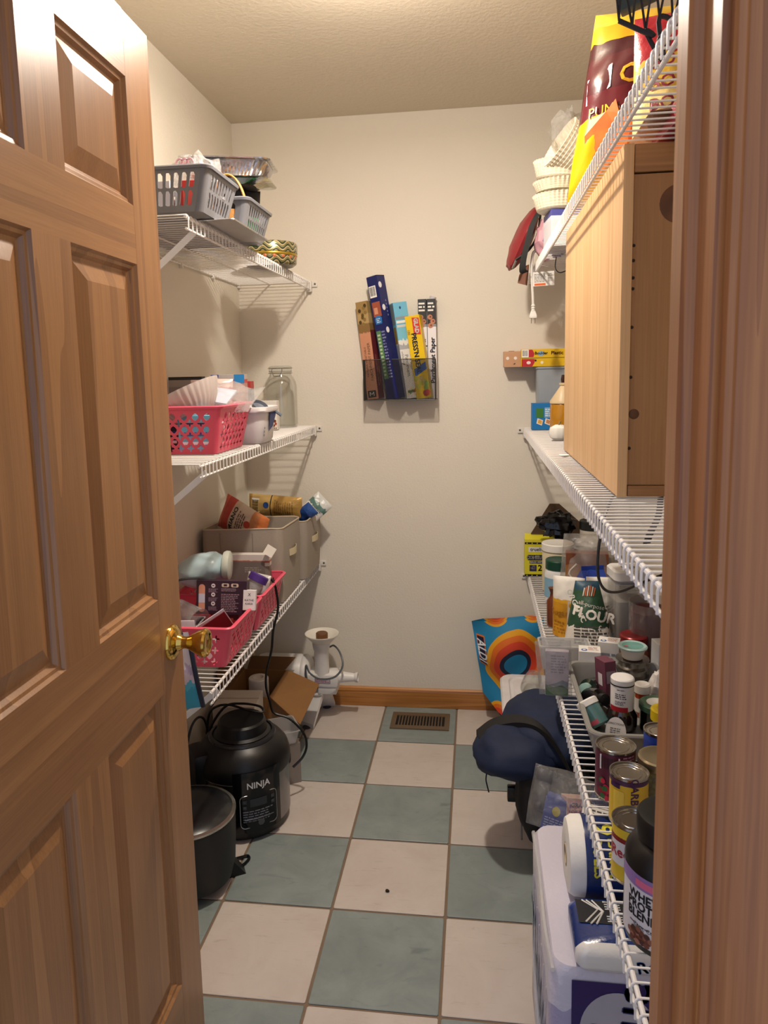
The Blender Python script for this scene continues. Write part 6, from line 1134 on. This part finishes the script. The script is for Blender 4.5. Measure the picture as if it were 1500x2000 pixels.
# clear bag of printed packets
t, F = bag('clear_bag', 'large clear plastic bag holding blue and pink printed packets in front of the navy jacket', 'plastic bag', .25, .155, .13, clear('#f0f0f4', .16, .10, .985, 1., 45), rot(-.25, .12, -.30, (.632, -.955, .268)), seed=101, crk=.022)
for k, (x, y, z, c, a, nm) in enumerate(((.580, -.940, .278, '#3a4a94', -.3, 'blue packet with yellow specks in the clear bag'), (.632, -.945, .282, '#c9a79a', .2, 'pink and tan packet in the clear bag'), (.696, -.930, .280, '#2b356e', -.1, 'dark blue packet at the inner end of the clear bag'))):
    t, F = carton('packet', nm, 'packet', .062, .045, .085, mat(c, .4), M=rot(-.3, .15, a, (x, y, z))); f = F['front']; g = above(f, .0004)
    if k == 1:
        patch(t, 'pink_panel', rect(-.028, .028, .0, .038), f, mat('#d99aa0', .5)); lettering(t, 'GRAIN', .014, lambda x, y: g(x, y+.026), mat('#3a3a78', .5), rz=.0, bold=.0005); lettering(t, 'FOR YOU', .012, lambda x, y: g(x, y+.010), mat('#3a3a78', .5)); patch(t, 'yellow_panel', rect(-.028, .028, -.03, -.010), f, mat('#c9a83a', .5)); lettering(t, 'MORE', .016, lambda x, y: g(x, y-.020), mat('#a83a6a', .5))
    else:
        patch(t, 'yellow_print', blob(.0, .012, .010, .012), f, mat('#b8a83a', .5)); textlines(t, -.025, .025, -.035, -.005, 5, f, mat('#9aa2d0', .5), k)
# wrapped bath-tissue pack
LIL = bands([(0, '#54487f'), (.34, '#766ea0'), (.62, '#a29dbd'), (.92, '#c9c5d4')], 'Z', .3, bump=.5, wob=.25, wscale=5, coat=.3)
t = thing('tissue_pack', 'large film-wrapped purple and white tissue pack on the floor at the lower right', 'tissue pack', (.690, -1.330, 0))
def pk(hx, hy, z, r): return [(x*(1+.010*math.sin(y*40+z*20)), y, z+.0) for x, y, _ in ring(hx, hy, r, 0, 6)]
b = B(); b.loft([pk(.165, .195, 0, .02), pk(.174, .206, .02, .03), pk(.176, .208, .20, .03), pk(.175, .207, .400, .028), pk(.166, .199, .417, .03), pk(.05, .05, .418, .03)]); obj('wrapper', b, LIL, t, True, 50)
fs = lambda x, y: Vector((-.1782, -x, y))
lettering(t, 'Tissue', .150, lambda x, y: fs(x+.02, y+.215), mat('#3f6296', .4), bold=.004, rz=0)
fr2 = lambda x, y: Vector((x, -.2092, y)); patch(t, 'purple_panel', rect(-.140, .150, .02, .400), fr2, mat('#2c1f5c', .35))
g = above(fr2, .0006); g2 = above(fr2, .0012)
dr = [(-.062+.064*math.cos(q), .308+.075*math.sin(q)) for q in [PI*1.15-i/20*PI*1.0 for i in range(21)]]+[(.085, .300), (.0, .225), (-.06, .210), (-.11, .245)]
patch(t, 'silver_drop', dr, g, mat('#a9a8b4', .35)); lettering(t, 'Tissue', .095, lambda x, y: g2(x-.045, y+.285), mat('#2a2f66', .4), rz=PI/2*.96, bold=.002); lettering(t, 'Premium', .032, lambda x, y: g2(x-.105, y+.265), mat('#3a3f70', .4), rz=PI/2)
obj('film_edge', B().tube(smoothpath([(-.171, -.200, .408), (-.176, -.1, .413), (-.173, .05, .410), (-.174, .19, .404)]), .0045, 6), clear('#f4f4f8', .05, .3, .97), t)
for k in range(7): obj('film_wrinkle', B().tube(smoothpath([(-.1775, -.18+.03*k, .04+.03*(k % 3)), (-.1795, -.13+.04*k, .18), (-.1765, -.15+.05*k, .33)]), .0018, 5), clear('#f8f8fa', .05, .25, .97), t)
# paper towel pack on top of it
t = thing('paper_towel_pack', 'navy wrapped pack of paper towel rolls lying on the purple tissue pack', 'paper towel pack', (.703, -1.482, .420))
NV = bands([(0, '#dcdad6'), (.10, '#dcdad6'), (.13, '#17306e'), (.8, '#1a3a88'), (.97, '#1a3a88')], 'Y', .25, bump=.5, bscale=30, coat=.4)
b = B(); b.loft([ring(.140, .058, .015, 0, 6), ring(.147, .066, .018, .012, 6), ring(.147, .066, .018, .034, 6), ring(.138, .056, .02, .047, 6), ring(.05, .02, .01, .048, 6)]); obj('wrapper', b, NV, t, True, 60)
tp = lambda x, y: Vector((-.013+x, -.012+y, .0486)); tq = above(tp, .0005)
patch(t, 'black_panel', rect(-.122, .006, .006, .064), tp, INK)
lb = B()
for d in (0, .010, .020):
    lb.tube([tq(-.110+d*.3, .062-d), tq(-.085, .040-d*.9), tq(-.110+d*.3, .008+d*.2)] if d == 0 else [tq(-.112+d, .062), tq(-.080+d*.2, .036), tq(-.112+d, .004)], .0016, 4); lb.tube([tq(-.078+d*.4, .060), tq(-.045+d*.4, .060-d*.0)], .0016, 4) if d else None
    lb.tube([tq(-.072, .054-d*.6), tq(-.045, .054-d*.6)], .0012, 4); lb.tube([tq(-.072, .012+d*.6), tq(-.045, .012+d*.6)], .0012, 4)
obj('emblem', lb, WHITE, t); lettering(t, "Member's", .017, lambda x, y: tq(x-.030, y+.034), WHITE, rz=-PI/2, bold=.0004); lettering(t, 'Mark', .017, lambda x, y: tq(x-.012, y+.040), WHITE, rz=-PI/2, bold=.0004)
lettering(t, 'Superior', .028, lambda x, y: tq(x+.035, y+.010), mat('#c9d84a', .4), rz=-PI/2+.4, bold=.0006); lettering(t, 'Rolls', .030, lambda x, y: Vector((-.02+x, -.0668, .024+y)), mat('#2a62b0', .4), rz=.2, bold=.001)
t = thing('paper_towel_roll', 'white paper towel roll with a navy band, its round end facing the aisle', 'paper towel roll', M=rot(0, PI/2, 0, (.577, -1.062, .375)))
t.matrix_basis = Matrix.Translation((.560, -1.338, .4935)) @ Matrix.Rotation(PI/2, 4, 'Y')
obj('roll', B().lathe([(.020, .012), (.022, .002), (.045, .0), (.066, .004), (.072, .014), (.073, .03), (.073, .27), (.0005, .27)], 44, cap0=False), mat('#e4e2de', .7, bump=.3, bscale=90), t); obj('core', B().lathe([(.020, .020), (.0195, .001), (.017, .001), (.017, .10)], 24, cap0=False), mat('#b9a58c', .7), t)
bd_ = B(); bd_.lathe([(.0738, .032), (.0742, .034), (.0742, .100), (.0738, .102)], 44, cap0=False, cap1=False); obj('navy_band', bd_, mat('#172a5e', .3), t)
def rollpt(x, y): a = PI+.85+x/.0745; return Vector((.0746*math.cos(a), .0746*math.sin(a), .067+y))
lettering(t, '9', .050, lambda x, y: rollpt(x-.040, y+.0), mat('#d8cf3a', .4), bold=.0014, rz=0); lettering(t, 'LARGE', .024, lambda x, y: rollpt(x+.014, y+.014), mat('#d8cf3a', .4), bold=.0008); lettering(t, 'ROLLS', .024, lambda x, y: rollpt(x+.014, y-.014), mat('#d8cf3a', .4), bold=.0008)
t, F = carton('paper_packet', 'white printed paper packet under the wires behind the paper towel roll', 'packet', .12, .10, .012, mat('#cfcac4', .5), M=rot(.25, .1, -.25, (.672, -1.175, .440))); f = F['top']; patch(t, 'frame_print', rect(-.054, .054, -.044, .044), f, INK); patch(t, 'frame_field', rect(-.052, .052, -.042, .042), above(f, .0004), mat('#d3cfc9', .5)); textlines(t, -.046, .046, -.036, .036, 8, above(f, .0008), mat('#4a4644', .5), 6)
t, F = carton('carton', 'plain black carton on the floor under the clear bag of packets', 'box', .20, .17, .236, mat('#141416', .6), (.665, -.945, 0), 0)
tag(obj('crumb', B().ellipsoid((.142, -.839, .004), (.006, .004, .004), 8, disp=lambda d: .4*mnoise.noise(d*3)), mat('#2a1d14', .7)), 'tiny dark crumb lying on a white tile in the middle of the floor', 'crumb')
# things of one kind share a group
GROUPS = {'foil_pan': 'foil pans on the top left shelf', 'coffee_filters': 'stacks of coffee filters', 'packet': 'small printed packets', 'medicine_box': 'small medicine cartons', 'canister': 'canisters on the lowest right shelf',
          'wrap_box': 'long boxes of wrap, foil and parchment', 'pasta_bag': 'pasta bags in the fabric bins', 'sugar_bag': 'paper bags of sugar', 'snack_bag': 'snack bags on the top right shelf', 'carton': 'assorted cartons', 'cloth': 'bunched cloths at the end of the top right shelf',
          'jar': 'jars on the right shelves', 'power_cord': 'black power cords', 'vitamin_bottle': 'dark bottles lying in the grey tray', 'crumpled_bag': 'crumpled clear bags', 'candy_pouch': 'candy pouches on the left shelves', 'clear_bag': 'clear plastic bags on the right', 'strap': 'black straps on the right shelves', 'plastic_bag': 'crumpled plastic bags', 'glass_jar': 'clear glass vessels'}
for o in list(COL.objects):
    k = o.name.split('.')[0]
    if o.parent is None and o.get('label') and not o.get('group') and k in GROUPS: o['group'] = GROUPS[k]
